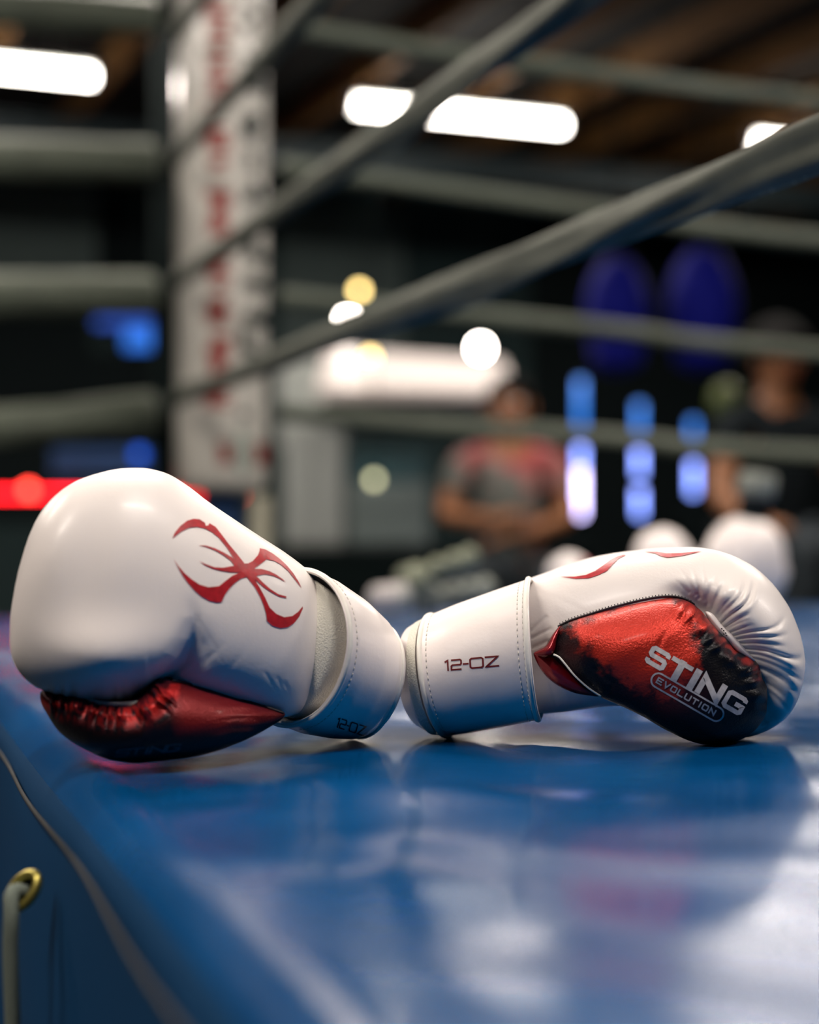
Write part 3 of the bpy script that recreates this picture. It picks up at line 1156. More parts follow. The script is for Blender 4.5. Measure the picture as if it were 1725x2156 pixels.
# ------------------------------------------------------------------ right glove (on its palm, thumb side to the camera)
def right_glove():
    d_mid = 1.22
    base = P(1290, 1110, d_mid)
    t = empty('boxing_glove', (base.x, base.y, 0), 'white boxing glove with a red and black thumb facing the camera, on the right', 'boxing glove', 'pair of white boxing gloves')

    def dpl(x, y):
        return 1.255 - (x - 830) / 820 * 0.05
    outline = [(1062, 1262), (1105, 1226), (1150, 1207), (1250, 1174), (1350, 1158), (1420, 1153), (1480, 1154), (1550, 1174), (1610, 1215), (1655, 1275),
               (1682, 1345), (1688, 1400), (1680, 1455), (1655, 1505), (1610, 1537), (1560, 1550), (1500, 1545), (1430, 1520), (1350, 1490), (1290, 1482),
               (1220, 1492), (1150, 1500), (1090, 1500), (1062, 1470), (1050, 1370)]
    fold = [(1440, 1235), (1475, 1270), (1530, 1340), (1580, 1390), (1608, 1440), (1612, 1500)]
    R1 = random.Random(11)
    creases = [(R1.uniform(0, 0.025) + k / 22.0, R1.uniform(0.5, 1.0), R1.uniform(60, 150)) for k in range(22)]

    def mods(X, Y, H):
        dd, par, side = polydist(fold, X, Y)
        out = -0.020 * np.exp(-(dd / 38.0) ** 2) * sstep(0.0, 0.5, H) * sstep(1215, 1300, Y)
        # finger roll swells to the right of the fold
        rr = 0.5 - 0.5 * np.tanh(dd * side / 9.0)
        rr = rr * sstep(1215, 1300, Y + 0.35 * (X - 1440))
        out += 0.007 * rr * np.exp(-((dd - 75) / 55.0) ** 2) * H
        # gathers radiating from the fold
        amp = rr * sstep(2, 22, dd)
        th = np.arctan2(Y - 1372, X - 1500)
        tn = (th + 1.75) / 3.1 + 0.012 * np.sin(dd / 17.0) + 0.010 * np.sin(dd / 31.0 + 2)
        for c0, a0, L in creases:
            w = 0.006 + 0.005 * a0
            out += -0.0022 * a0 * amp * np.exp(-((tn - c0) / w) ** 2) * (1 - sstep(L * 0.4, L, dd)) * sstep(0.1, 0.5, H)
            out += 0.0010 * a0 * amp * np.exp(-((tn - c0 - 0.028) / 0.016) ** 2) * (1 - sstep(L * 0.4, L, dd)) * sstep(0.1, 0.5, H)
        # small upward creases above the thumb
        for x0, y0, x1, y1, a0 in ((1455, 1190, 1478, 1262, 1), (1430, 1195, 1470, 1255, .7), (1478, 1180, 1490, 1265, .8), (1510, 1190, 1500, 1275, .8), (1415, 1215, 1455, 1250, .6)):
            d2, p2, _ = polydist([(x0, y0), (x1, y1)], X, Y)
            out += -0.0012 * a0 * np.exp(-(d2 / 3.2) ** 2) * p2
        # fine wrinkles by the wrist
        for x0, y0, x1, y1 in ((1118, 1330, 1150, 1300), (1120, 1345, 1160, 1325), (1122, 1365, 1155, 1350), (1160, 1440, 1172, 1485), (1200, 1455, 1206, 1488)):
            d2, p2, _ = polydist([(x0, y0), (x1, y1)], X, Y)
            out += -0.0008 * np.exp(-(d2 / 3.0) ** 2)
        return out
    body, bv_, bf_ = padded('hand_body', outline, (1370, 1345), dpl, 0.056, 0.075, 'white_leather', t, mods, nt=460, nr=110, power=0.48)

    # thumb in airbrushed red and black leather
    th_out = [(1150, 1372), (1163, 1338), (1185, 1316), (1225, 1300), (1290, 1281), (1350, 1266), (1400, 1259), (1440, 1263), (1470, 1282), (1492, 1308),
              (1510, 1328), (1528, 1345), (1545, 1368), (1572, 1378), (1592, 1396), (1602, 1425), (1612, 1448), (1612, 1480), (1600, 1520), (1568, 1550), (1530, 1563),
              (1490, 1566), (1450, 1558), (1400, 1535), (1350, 1506), (1300, 1482), (1255, 1462), (1215, 1432), (1180, 1400)]
    edge = [(1440, 1262), (1470, 1282), (1510, 1328), (1545, 1368), (1592, 1396), (1612, 1448), (1612, 1480)]

    def tmods(X, Y, H):
        dd, par, side = polydist(edge, X, Y)
        k = np.exp(-(dd / 26.0) ** 2)
        out = 0.0028 * k * np.sin(par * 62 + 1.3 * np.sin(par * 17)) * sstep(0.15, 0.5, H)
        out += 0.004 * np.exp(-((dd - 20) / 16.0) ** 2)
        # oblique leather creases across the red panel
        q = (X * 0.80 + Y * 0.60)
        out += 0.0005 * np.sin(q / 13.0 + 2.5 * np.sin((X - 0.6 * Y) / 60.0)) * sstep(0.3, 0.7, H)
        d2, p2, _ = polydist([(1440, 1300), (1400, 1335), (1370, 1400)], X, Y)
        out += -0.0005 * np.exp(-(d2 / 6.0) ** 2)
        d2, p2, _ = polydist([(1255, 1410), (1290, 1440), (1278, 1470)], X, Y)
        out += -0.0014 * np.exp(-(d2 / 6.0) ** 2)
        return out
    redp = np.array([(1200, 1322), (1260, 1288), (1350, 1262), (1410, 1254), (1450, 1262), (1478, 1290), (1500, 1318), (1480, 1328), (1450, 1330), (1462, 1362), (1476, 1390), (1468, 1420),
                     (1440, 1440), (1425, 1468), (1395, 1478), (1360, 1456), (1325, 1440), (1290, 1412), (1255, 1386), (1225, 1358)], float)
    rim = [(1478, 1292), (1512, 1332), (1548, 1372), (1590, 1398), (1600, 1420)]

    def tcol(X, Y):
        ins = inside(redp, X, Y)
        dd, _, _ = polydist(np.vstack([redp, redp[:1]]), X, Y)
        sd = np.where(ins, dd, -dd)
        n1 = vnoise(X, Y, 22.0, 1.0)
        n2 = vnoise(X + 0.4 * Y, Y, 7.0, 4.0)
        red = sstep(-16, 16, sd + 20 * n1 + 12 * n2)
        dr, pr, _ = polydist(rim, X, Y)
        red = np.maximum(red, 0.85 * np.exp(-(dr / 11.0) ** 2) * sstep(-0.15, 0.4, vnoise(X, Y, 14.0, 9.0) + 0.15))
        # faint maroon blush low on the thumb
        blush = 0.16 * np.exp(-(((X - 1390) / 80.0) ** 2 + ((Y - 1480) / 50.0) ** 2)) + 0.10 * np.exp(-(((X - 1205) / 24.0) ** 2 + ((Y - 1375) / 30.0) ** 2))
        red = np.clip(np.maximum(red, blush), 0, 1)[..., None]
        return (1 - red) * np.array([0.006, 0.007, 0.010]) + red * np.array([0.52, 0.030, 0.016])

    def tdp(x, y):
        return 1.192 - (x - 1130) / 370 * 0.018 if x < 1500 else 1.174 + (x - 1500) / 110 * 0.010
    thumb, tv, tf_ = padded('thumb', th_out, (1400, 1420), tdp, 0.040, 0.05, 'red_black_leather', t, tmods, tcol, nt=420, nr=100, step=4.0, power=0.5)

    # red gusset under the thumb root, with a pale edge
    gv = [(1124, 1376), (1148, 1381), (1170, 1378), (1195, 1405), (1225, 1436), (1262, 1464), (1240, 1464), (1205, 1457), (1170, 1440), (1142, 1414)]
    padded('thumb_gusset', gv, (1175, 1418), lambda x, y: 1.190, 0.010, 0.02, 'red_leather', t, None, nt=120, nr=20, step=3.0)
    line = [P(x, y, d) for x, y, d in [(1166, 1378, 1.176), (1178, 1384, 1.174), (1192, 1400, 1.172), (1212, 1424, 1.170), (1240, 1449, 1.170), (1266, 1466, 1.172)]]
    MB().tube(catmull([tuple(p) for p in line], 30, closed=False), 0.0007, 8).build('gusset_piping', 'cream_piping', t)
    pp = [(1124, 1376), (1150, 1360), (1165, 1335), (1180, 1318), (1172, 1345), (1166, 1374), (1150, 1380)]
    padded('thumb_root', pp, (1158, 1362), lambda x, y: 1.180, 0.006, 0.01, 'red_leather', t, None, nt=80, nr=12, step=2.0)

    bv = bvh_of((bv_, bf_))
    bvt = bvh_of((tv, tf_))
    bva = bvh_of((bv_, bf_), (tv, tf_))

    # white strap between thumb and fingers, with stitches
    tab = [(1486, 1290), (1500, 1292), (1520, 1316), (1545, 1340), (1570, 1368), (1590, 1392), (1560, 1378), (1530, 1350), (1505, 1325)]
    padded('thumb_tab', tab, (1530, 1340), lambda x, y: 1.173, 0.006, 0.01, 'white_smooth_leather', t, None, nt=90, nr=12, step=2.0)
    # dark seam and its stitches along the top of the thumb
    seam = [(1176, 1319), (1200, 1307), (1230, 1297), (1290, 1279), (1350, 1264), (1400, 1256), (1436, 1259), (1462, 1272)]
    sc = catmull(seam, 90, closed=False)
    sp = [on_surface(bva, x, y, 0.0006) for x, y in sc]
    sp = [p for p in sp if p is not None]
    mb = MB().tube(sp, 0.0007, 6)
    mb.build('thumb_seam', 'thread_dark', t)
    mb = MB()
    for i in range(2, len(sc) - 2, 2):
        tx, ty = sc[i + 1] - sc[i - 1]
        L = math.hypot(tx, ty)
        a = on_surface(bva, *sc[i], 0.0008)
        b = on_surface(bva, sc[i][0] - 0.5 + ty / L * 4.5, sc[i][1] - tx / L * 4.5, 0.0006)
        if a is not None and b is not None and (a - b).length < 0.006:
            mb.tube([a, b], 0.00035, 5)
    for x, y in ((1519, 1323), (1523, 1327), (1527, 1332), (1523, 1334), (1519, 1338), (1529, 1337)):
        p = P(x, y, 1.164)
        mb.tube([p, p + Vector((0.0008, 0, -0.0006))], 0.0004, 5)
    mb.build('stitching', 'thread_dark', t)['kind'] = 'stuff'

    # lettering on the thumb
    O, ex, ey = np.array([1377.0, 1351.0]), np.array([0.865, 0.50]), np.array([-0.5, 0.865])

    def fr(u, v):
        return tuple(O + ex * u + ey * v)
    sh = []
    w = 9.6
    for ch, a, b in (('S', 2, 48), ('T', 51, 101), ('I', 106, 121), ('N', 126, 182), ('G', 187, 235)):
        wn = 12.5 if ch == 'N' else w
        sh.append(glyph(ch, a + wn / 2, b - wn / 2, 5 + w / 2, 46.5 - w / 2, wn, fr, 14.5))
    letters('letter', sh, bvt, 'silver_print', thumb)
    sh = []
    x = 46.0
    for ch in 'EVOLUTION':
        wd = 4 if ch == 'I' else 12.4
        sh.append(glyph(ch, x + 1.2, x + wd, 60, 71, 3.0, fr))
        x += wd + 4.6 if ch != 'I' else wd + 4.4
    pill = []
    for k in range(13):
        wv = -math.pi / 2 + math.pi * k / 12
        pill.append((190 + 14.5 * math.cos(wv), 65.5 + 15 * math.sin(wv)))
    for k in range(13):
        wv = math.pi / 2 + math.pi * k / 12
        pill.append((49 + 14.5 * math.cos(wv), 65.5 + 15 * math.sin(wv)))
    p2, f2 = stroke(pill, 3.6, 3, True)
    sh.append([([fr(*p) for p in p2], f2)])
    letters('letter', sh[:-1], bvt, 'silver_print', thumb)
    letters('lettering_frame', sh[-1:], bvt, 'silver_print', thumb)

    # emblem legs over the top of the hand
    def c5(q):
        return [(1150 + x / 3.0, 1080 + y / 3.0) for x, y in q]
    legs = [c5([(90, 405), (180, 405), (250, 395), (310, 370), (360, 335), (410, 298), (450, 278), (490, 268), (505, 270), (460, 290), (420, 330), (385, 370), (330, 395), (270, 415), (190, 418)]),
            c5([(620, 248), (700, 248), (760, 258), (850, 257), (920, 250), (985, 246), (920, 260), (860, 274), (770, 285), (730, 277), (690, 258)])]
    sh = [fill_poly(q, 4.0) for q in legs]
    em = decal('emblem', sh, bv, 'red_print', body, 0.0005)

    # cuff: inner sleeve, strap, piping
    secs = [((866, 1318), (893, 1530), 1.2430, 0.042, -40), ((880, 1309), (915, 1543), 1.2390, 0.046, -40), ((930, 1292), (960, 1540), 1.2330, 0.049, -36), ((1080, 1245), (1090, 1505), 1.2170, 0.050, -26)]
    rings = lerp_sections(secs, 26)
    lead = [scale_ring(rings[0], 0.70, (0.030, 0, 0)), scale_ring(rings[0], 0.80, (0.006, 0, 0)), scale_ring(rings[0], 0.90, (-0.001, 0, 0)), scale_ring(rings[0], 0.965, (-0.001, 0, 0))]
    v, f = loft(lead + rings)
    mesh('cuff_lining', v, f, 'white_smooth_leather', t)
    v, f = loft([scale_ring(lead[0], 1.0), scale_ring(lead[0], 0.02, (0.01, 0, 0))])
    mesh('cuff_opening', v, f, 'lining_dark', t)
    secs = [((900, 1297), (942, 1549), 1.2350, 0.0525, -38), ((960, 1272), (990, 1543), 1.2280, 0.0535, -36), ((1050, 1240), (1070, 1528), 1.2190, 0.0545, -30), ((1118, 1217), (1140, 1514), 1.2090, 0.0555, -24)]
    rings = lerp_sections(secs, 40)
    st = [scale_ring(rings[0], 0.965, (0.004, 0, 0)), scale_ring(rings[0], 0.985, (0.0, 0, 0))] + rings + [scale_ring(rings[-1], 0.985, (0.0008, 0, 0)), scale_ring(rings[-1], 0.95, (-0.004, 0, 0)), scale_ring(rings[-1], 0.80, (-0.010, 0, 0)), scale_ring(rings[-1], 0.45, (-0.012, 0, 0))]
    sv, sf = loft(st)
    strap = mesh('wrist_strap', sv, sf, 'white_smooth_leather', t)
    for rg, nm in ((rings[1], 'strap_piping'), (rings[-2], 'strap_piping')):
        MB().tube([Vector(p) for p in rg], 0.0019, 8, closed=True).build(nm, 'cream_piping', strap)
    mb = MB()
    for rg in (rings[4], rings[-5], rings[-3]):
        q = dashes(rg, 0.0042, 0.0026, 0.00032, 2, 47, 0.0002)
        mb.add(q.v, q.f)
    mb.build('strap_stitching', 'thread_pale', strap)['kind'] = 'stuff'
    # loop-fabric band showing between lining and strap
    secs = [((880, 1308), (918, 1546), 1.2370, 0.0488, -39), ((897, 1299), (936, 1548), 1.2355, 0.0512, -38)]
    v, f = loft(lerp_sections(secs, 6))
    mesh('loop_band', v, f, 'loop_fabric', t)
    bvs = bvh_of((sv, sf))
    O2, ex2, ey2 = np.array([937.0, 1388.5]), np.array([0.996, -0.088]), np.array([0.06, 0.998])

    def fr2(u, v):
        return tuple(O2 + ex2 * u + ey2 * v)
    sh = []
    for ch, a, b in (('1', 1, 9), ('2', 13, 34), ('-', 39, 48), ('O', 53, 80), ('Z', 86, 112)):
        sh.append(glyph(ch, a, b, 3, 23, 3.4, fr2))
    letters('letter', sh, bvs, 'dark_red_print', strap)


right_glove()


# ------------------------------------------------------------------ left glove (back of the hand to the camera)
def left_glove():
    base = P(400, 1110, 1.12)
    t = empty('boxing_glove', (base.x, base.y, 0), 'white boxing glove showing its red spider emblem and back of the hand, on the left', 'boxing glove', 'pair of white boxing gloves')

    def dpl(x, y):
        return 1.105 + (x - 50) / 600 * 0.06
    outline = [(150, 1462), (95, 1447), (58, 1420), (36, 1380), (30, 1330), (38, 1260), (52, 1190), (74, 1120), (108, 1062), (160, 1018), (230, 994), (290, 986), (342, 994),
               (390, 1022), (440, 1060), (520, 1114), (600, 1166), (650, 1206), (678, 1250), (700, 1310), (702, 1390), (680, 1450), (645, 1490), (600, 1506),
               (540, 1496), (470, 1478), (400, 1462), (352, 1450), (322, 1468), (270, 1484), (205, 1480)]
    fold = [(322, 1470), (350, 1432), (385, 1395), (402, 1350), (408, 1300), (398, 1250)]

    def mods(X, Y, H):
        dd, par, side = polydist(fold, X, Y)
        fade = sstep(1290, 1430, Y)
        left = np.where(side < 0, 1.0, 0.0)
        gate = sstep(0.0, 0.35, H)
        wd = 34.0 + 8.0 * np.tanh(dd * side / 12.0)
        out = -0.011 * np.exp(-(dd / wd) ** 2) * fade * gate - 0.005 * np.exp(-(dd / 9.0) ** 2) * sstep(1330, 1440, Y) * gate - 0.0025 * np.exp(-(dd / 16.0) ** 2) * sstep(1240, 1330, Y) * gate
        # the finger roll swells left of the crease
        out += 0.016 * np.exp(-(((X - 225) / 150.0) ** 2 + ((Y - 1392) / 80.0) ** 2)) * gate
        # wrinkles fanning out of the crease over the back of the hand
        for x0, y0, x1, y1, a0 in ((345, 1440, 450, 1375, 1.0), (345, 1440, 470, 1410, .9), (345, 1440, 440, 1345, .5), (420, 1310, 470, 1400, .35),
                                   (430, 1400, 505, 1300, .45), (470, 1420, 540, 1330, .4), (600, 1440, 615, 1495, .7), (585, 1430, 608, 1496, .6), (560, 1420, 600, 1492, .5)):
            d2, p2, _ = polydist([(x0, y0), ((x0 + x1) / 2 + 6, (y0 + y1) / 2 + 5), (x1, y1)], X, Y)
            out += -0.0006 * a0 * np.exp(-(d2 / 4.0) ** 2) * (1 - 0.7 * p2) * gate
        # padding seams: soft vertical flutes towards the fist end
        out += 0.0012 * np.sin((X + 0.22 * Y) / 26.0) * np.exp(-((X - 150) / 130.0) ** 2) * np.exp(-((Y - 1150) / 130.0) ** 2) * gate
        # puckers along the lower lip of the fist
        lip = np.exp(-((Y - 1462) / 22.0) ** 2) * (X < 330)
        out += 0.0012 * lip * np.sin(X / 5.5 + 2 * np.sin(X / 21.0)) * gate
        return out
    body, bv_, bf_ = padded('hand_body', outline, (345, 1290), dpl, 0.066, 0.07, 'white_leather', t, mods, nt=460, nr=110, power=0.40)

    th_out = [(94, 1452), (130, 1450), (175, 1458), (220, 1470), (270, 1472), (310, 1456), (336, 1428), (362, 1430), (420, 1444), (480, 1464), (550, 1486), (600, 1504),
              (560, 1535), (500, 1564), (430, 1587), (360, 1598), (290, 1603), (235, 1597), (180, 1575), (130, 1540), (102, 1500), (90, 1474)]
    lip = [(110, 1455), (175, 1462), (220, 1476), (270, 1480), (312, 1466), (340, 1440)]

    def tmods(X, Y, H):
        dd, par, side = polydist(lip, X, Y)
        k = np.exp(-((dd - 22) / 24.0) ** 2) * (X < 372)
        out = 0.0030 * k * np.sin(par * 60 + 3.0 * np.sin(par * 13)) * sstep(0.1, 0.4, H)
        out += 0.004 * np.exp(-((dd - 20) / 16.0) ** 2) * (X < 372)
        q = X * 0.25 + Y * 0.97 + 8 * np.sin(X / 33.0)
        out += 0.0004 * np.sin(q / 2.9) * np.exp(-((X - 525) / 55.0) ** 2) * sstep(0.05, 0.3, H)
        return out
    redp = np.array([(350, 1424), (420, 1436), (500, 1462), (604, 1500), (590, 1512), (540, 1524), (480, 1534), (420, 1544), (378, 1540), (362, 1500), (366, 1470), (352, 1452)], float)

    def tcol(X, Y):
        ins = inside(redp, X, Y)
        dd, _, _ = polydist(np.vstack([redp, redp[:1]]), X, Y)
        sd = np.where(ins, dd, -dd)
        red = 0.36 * sstep(-22, 26, sd + 10 * vnoise(X, Y, 30.0, 2.0))
        dl, pl, _ = polydist(lip, X, Y)
        st = vnoise(pl * 260.0 + 0.15 * X, dl * 0.35, 6.0, 5.0)
        streak = np.exp(-((dl - 26) / 24.0) ** 2) * sstep(-0.25, 0.35, st + 0.35 * pl - 0.1) * (X < 380) * (Y > 1440)
        red = np.clip(np.maximum(red, streak), 0, 1)[..., None]
        return (1 - red) * np.array([0.005, 0.005, 0.009]) + red * np.array([0.50, 0.018, 0.016])

    def tdp(x, y):
        return 1.096 + max(0.0, x - 320) / 280 * 0.034 + max(0.0, 200 - x) / 110 * 0.01
    thumb, tv, tf_ = padded('thumb', th_out, (335, 1520), tdp, 0.036, 0.05, 'red_black_leather', t, tmods, tcol, nt=420, nr=90, step=4.0, power=0.5)
    bvt = bvh_of((tv, tf_))
    bv = bvh_of((bv_, bf_))
    # pale lip between fist and thumb
    q = [(178, 1470, 1.084), (205, 1479, 1.080), (240, 1485, 1.078), (280, 1483, 1.078), (312, 1472, 1.08), (330, 1459, 1.084)]
    MB().tube(catmull([tuple(P(x, y, d)) for x, y, d in q], 40, closed=False), [0.0006 + 0.0016 * math.sin(math.pi * k / 39) for k in range(40)], 8).build('thumb_tab', 'cream_piping', t)
    # seam between thumb and hand
    sc = catmull([(362, 1434), (420, 1446), (480, 1465), (550, 1487), (596, 1502)], 60, closed=False)
    bva = bvh_of((bv_, bf_), (tv, tf_))
    sp = [p for p in (on_surface(bva, x, y, 0.0006) for x, y in sc) if p is not None]
    MB().tube(sp, 0.0007, 6).build('thumb_seam', 'thread_dark', t)
    # faint lettering at the underside of the thumb
    O, ex, ey = np.array([243.0, 1592.0]), np.array([0.995, -0.10]), np.array([-0.25, 0.60])

    def fr(u, v):
        return tuple(O + ex * u + ey * v)
    sh = []
    for ch, a, b in (('S', 0, 26), ('T', 29, 55), ('I', 60, 68), ('N', 72, 102), ('G', 106, 132)):
        sh.append(glyph(ch, a, b, -22, 0, 5, fr))
    letters('letter', sh, bvt, 'faint_print', thumb)

    # spider emblem
    def c6(q):
        return [(340 + x / 5.39, 1070 + y / 5.39) for x, y in q]
    polys = [
        [(120, 350), (150, 280), (210, 205), (290, 145), (360, 125), (430, 130), (490, 170), (498, 205), (528, 200), (540, 175), (610, 215), (670, 290), (760, 410), (860, 530), (935, 625), (960, 660), (900, 680), (830, 590),
         (740, 450), (650, 340), (570, 275), (490, 235), (400, 215), (310, 225), (220, 270), (160, 315)],
        [(415, 425), (500, 426), (600, 455), (700, 503), (790, 555), (880, 620), (940, 660), (900, 690), (825, 652), (780, 597), (700, 537), (600, 480), (500, 441)],
        [(425, 600), (500, 638), (600, 673), (700, 678), (825, 655), (920, 650), (960, 700), (880, 730), (780, 730), (680, 714), (580, 688), (490, 648)],
        [(135, 575), (190, 657), (260, 738), (340, 808), (430, 868), (530, 898), (650, 886), (720, 830), (800, 770), (885, 730), (960, 700), (1000, 740), (960, 785), (900, 800), (830, 850), (770, 910),
         (720, 980), (680, 1065), (620, 1070), (540, 1050), (450, 1000), (380, 940), (300, 850), (240, 765), (190, 675)],
        [(960, 640), (1030, 605), (1090, 540), (1110, 490), (1112, 458), (1180, 475), (1260, 520), (1340, 580), (1420, 655), (1490, 740), (1550, 835), (1588, 912), (1516, 817), (1437, 719),
         (1357, 648), (1280, 603), (1190, 583), (1130, 630), (1060, 680), (1020, 740), (960, 720)],
        [(1000, 690), (1050, 690), (1130, 693), (1220, 717), (1300, 757), (1370, 807), (1408, 842), (1340, 804), (1270, 771), (1180, 753), (1090, 765), (1030, 790), (980, 740)],
        [(1040, 760), (1090, 788), (1150, 847), (1230, 917), (1320, 977), (1415, 1003), (1412, 1020), (1330, 1003), (1230, 948), (1150, 893), (1080, 830), (1020, 790)],
        [(960, 740), (1040, 760), (1060, 820), (1110, 900), (1170, 1010), (1225, 1130), (1300, 1200), (1390, 1238), (1480, 1225), (1550, 1175), (1597, 1115), (1600, 1140), (1560, 1230), (1500, 1305),
         (1430, 1350), (1350, 1362), (1260, 1335), (1195, 1280), (1185, 1200), (1160, 1110), (1120, 1010), (1060, 900), (970, 790)],
        [(880, 690), (920, 630), (980, 630), (1060, 690), (1090, 770), (1050, 790), (980, 790), (920, 760)],
    ]
    decal('emblem', [fill_poly(c6(q), 5.0) for q in polys], bv, 'red_print', body, 0.0005)

    # wrist: loop-fabric band, strap, piping, opening
    secs = [((634, 1222), (590, 1488), 1.168, 0.034, 50), ((652, 1218), (600, 1508), 1.170, 0.0430, 76), ((690, 1246), (640, 1522), 1.185, 0.0465, 86), ((740, 1285), (690, 1532), 1.20, 0.046, 76)]
    v, f = loft(lerp_sections(secs, 24))
    mesh('loop_band', v, f, 'loop_fabric', t)
    secs = [((636, 1199), (590, 1524), 1.163, 0.0500, 124), ((680, 1214), (640, 1545), 1.178, 0.0500, 112), ((740, 1252), (692, 1554), 1.197, 0.0500, 96), ((788, 1293), (728, 1556), 1.213, 0.0490, 78), ((806, 1318), (752, 1550), 1.222, 0.0470, 64)]
    rings = lerp_sections(secs, 40)
    e = rings[-1]
    tail = [scale_ring(e, 0.965, (0.003, 0.0015, 0)), scale_ring(e, 0.90, (0.004, 0.002, 0)), scale_ring(e, 0.80, (0.001, 0.002, 0)), scale_ring(e, 0.72, (-0.02, -0.005, 0))]
    h0 = rings[0]
    head = [scale_ring(h0, 0.55, (0.020, 0.012, -0.002)), scale_ring(h0, 0.80, (0.018, 0.011, -0.002)), scale_ring(h0, 0.93, (0.010, 0.006, -0.002)), scale_ring(h0, 0.965, (0.001, 0.001, 0)), scale_ring(h0, 0.99, (-0.0006, 0, 0))]
    sv, sf = loft(head + rings + tail)
    strap = mesh('wrist_strap', sv, sf, 'white_smooth_leather', t)
    v, f = loft([tail[-1], scale_ring(tail[-1], 0.02, (-0.01, 0, 0))])
    mesh('cuff_opening', v, f, 'lining_dark', t)
    MB().tube([Vector(p) for p in rings[1]], 0.0021, 8, closed=True).build('strap_piping', 'cream_piping', strap)
    MB().tube([Vector(p) for p in rings[-2]], 0.0017, 8, closed=True).build('strap_piping', 'cream_piping', strap)
    q = dashes(rings[5], 0.0042, 0.0026, 0.0003, 2, 47, 0.0002)
    q.build('strap_stitching', 'thread_pale', strap)['kind'] = 'stuff'
    bvs = bvh_of((sv, sf))
    O2, ex2, ey2 = np.array([713.0, 1511.0]), np.array([0.93, 0.30]), np.array([-0.28, 0.96])

    def fr2(u, v):
        return tuple(O2 + ex2 * u + ey2 * v)
    sh = []
    for ch, a, b in (('1', 0, 5), ('2', 7, 19), ('-', 22, 26), ('O', 29, 44), ('Z', 48, 62)):
        sh.append(glyph(ch, a, b, 0, 19, 2.3, fr2))
    letters('letter', sh, bvs, 'dark_print', strap)


left_glove()


# ------------------------------------------------------------------ background: far wall furniture and lights
def fbox(name, x0, x1, y0, y1, d, depth, m, parent, zbot=None, bev=0.01):
    """upright box whose front face spans the given pixels at depth d"""
    a, b = P(x0, y1, d), P(x1, y0, d)
    zl = a.z if zbot is None else zbot
    c = Vector(((a.x + b.x) / 2, a.y + depth / 2, (zl + b.z) / 2))
    return MB().box(c, b.x - a.x, depth, b.z - zl, bev=bev).build(name, m, parent, False)


def tall_cabinet():
    a = P(658, 1110, 9.3)
    t = empty('tall_cabinet', (a.x, a.y, RISER_Z), 'pale grey tall cabinet right of the corner post', 'cabinet')
    fbox('body', 597, 722, 900, 1110, 9.3, 0.45, 'cabinet_pale', t, RISER_Z)
    fbox('door', 602, 657, 912, 1100, 9.28, 0.02, 'cabinet_pale', t, RISER_Z + 0.03, 0.004)
    fbox('door', 661, 717, 912, 1100, 9.28, 0.02, 'cabinet_pale', t, RISER_Z + 0.03, 0.004)


def low_cabinet():
    a = P(815, 1110, 9.35)
    t = empty('low_cabinet', (a.x, a.y, RISER_Z), 'grey low cabinet with drawers beside the pale tall cabinet', 'cabinet')
    fbox('body', 728, 905, 1014, 1110, 9.35, 0.4, 'cabinet_grey', t, RISER_Z)
    for k in range(2):
        fbox('drawer', 734, 900, 1022 + k * 62, 1078 + k * 62, 9.33, 0.02, 'cabinet_grey', t, None, 0.004)
    b = P(815, 1110, 9.4)
    zt = P(0, 1014, 9.35).z
    t2 = empty('teal_box', (b.x, b.y, zt), 'dark teal box lying on the grey low cabinet', 'box')
    fbox('tray', 730, 898, 972, 1014, 9.4, 0.3, 'cabinet_teal', t2, zt + 0.001)
    fbox('lid', 729, 902, 952, 970, 9.39, 0.32, 'cabinet_teal', t2, None, 0.006)


def awning():
    d = 8.9
    a, b = P(668, 832, d), P(1082, 832, d)
    t = empty('canopy_hood', P(875, 800, d + 0.3), 'bright white sloping hood on the far wall, lit from above', 'hood')
    zt = P(0, 758, d).z
    w = b.x - a.x
    z0 = a.z
    y = a.y
    dep = 0.55
    # white top, sloped to catch light from the lamps above
    v = [(a.x, y, z0 + 0.03), (b.x, y, z0 + 0.03), (b.x - 0.02, y + dep, zt + 0.05), (a.x + 0.02, y + dep, zt + 0.12),
         (a.x, y, z0), (b.x, y, z0), (b.x - 0.02, y + dep, z0), (a.x + 0.02, y + dep, z0)]
    f = [(0, 1, 2, 3), (4, 7, 6, 5), (0, 4, 5, 1), (1, 5, 6, 2), (2, 6, 7, 3), (3, 7, 4, 0)]
    mesh('hood_shell', v, f, 'counter_white', t, False)
    MB().box(((a.x + b.x) / 2, y - 0.008, z0 + 0.012), w + 0.02, 0.016, 0.05, bev=0.003).build('front_rail', 'counter_white', t, False)
    MB().box(((a.x + b.x) / 2, y + dep + 0.03, z0 + 0.02), w - 0.1, 0.05, 0.36, bev=0.01).build('back_board', 'cabinet_grey', t, False)


def riser():
    a, b = P(560, 1152, 9.15), P(1250, 1152, 9.15)
    t = empty('riser', ((a.x + b.x) / 2, a.y, FLOOR), 'long black riser carrying the grey cabinets', 'riser')
    MB().box(((a.x + b.x) / 2, a.y + 0.45, (FLOOR + a.z) / 2), b.x - a.x, 0.9, a.z - FLOOR, bev=0.01).build('riser_body', 'black_padding', t, False)
    MB().box(((a.x + b.x) / 2, a.y - 0.01, a.z - 0.02), b.x - a.x, 0.02, 0.036, bev=0.004).build('riser_edge', 'wall_black', t, False)
    c = P(632, 850, 9.75)
    o = MB().box((c.x, c.y, c.z), 0.25, 0.04, 0.5, bev=0.01).build('wall_board', 'cabinet_pale', None, False)
    tag(o, 'pale grey board above the tall cabinet, left of the hood', 'board')


RISER_Z = P(0, 1152, 9.15).z + 0.001
riser()
tall_cabinet()
low_cabinet()
awning()


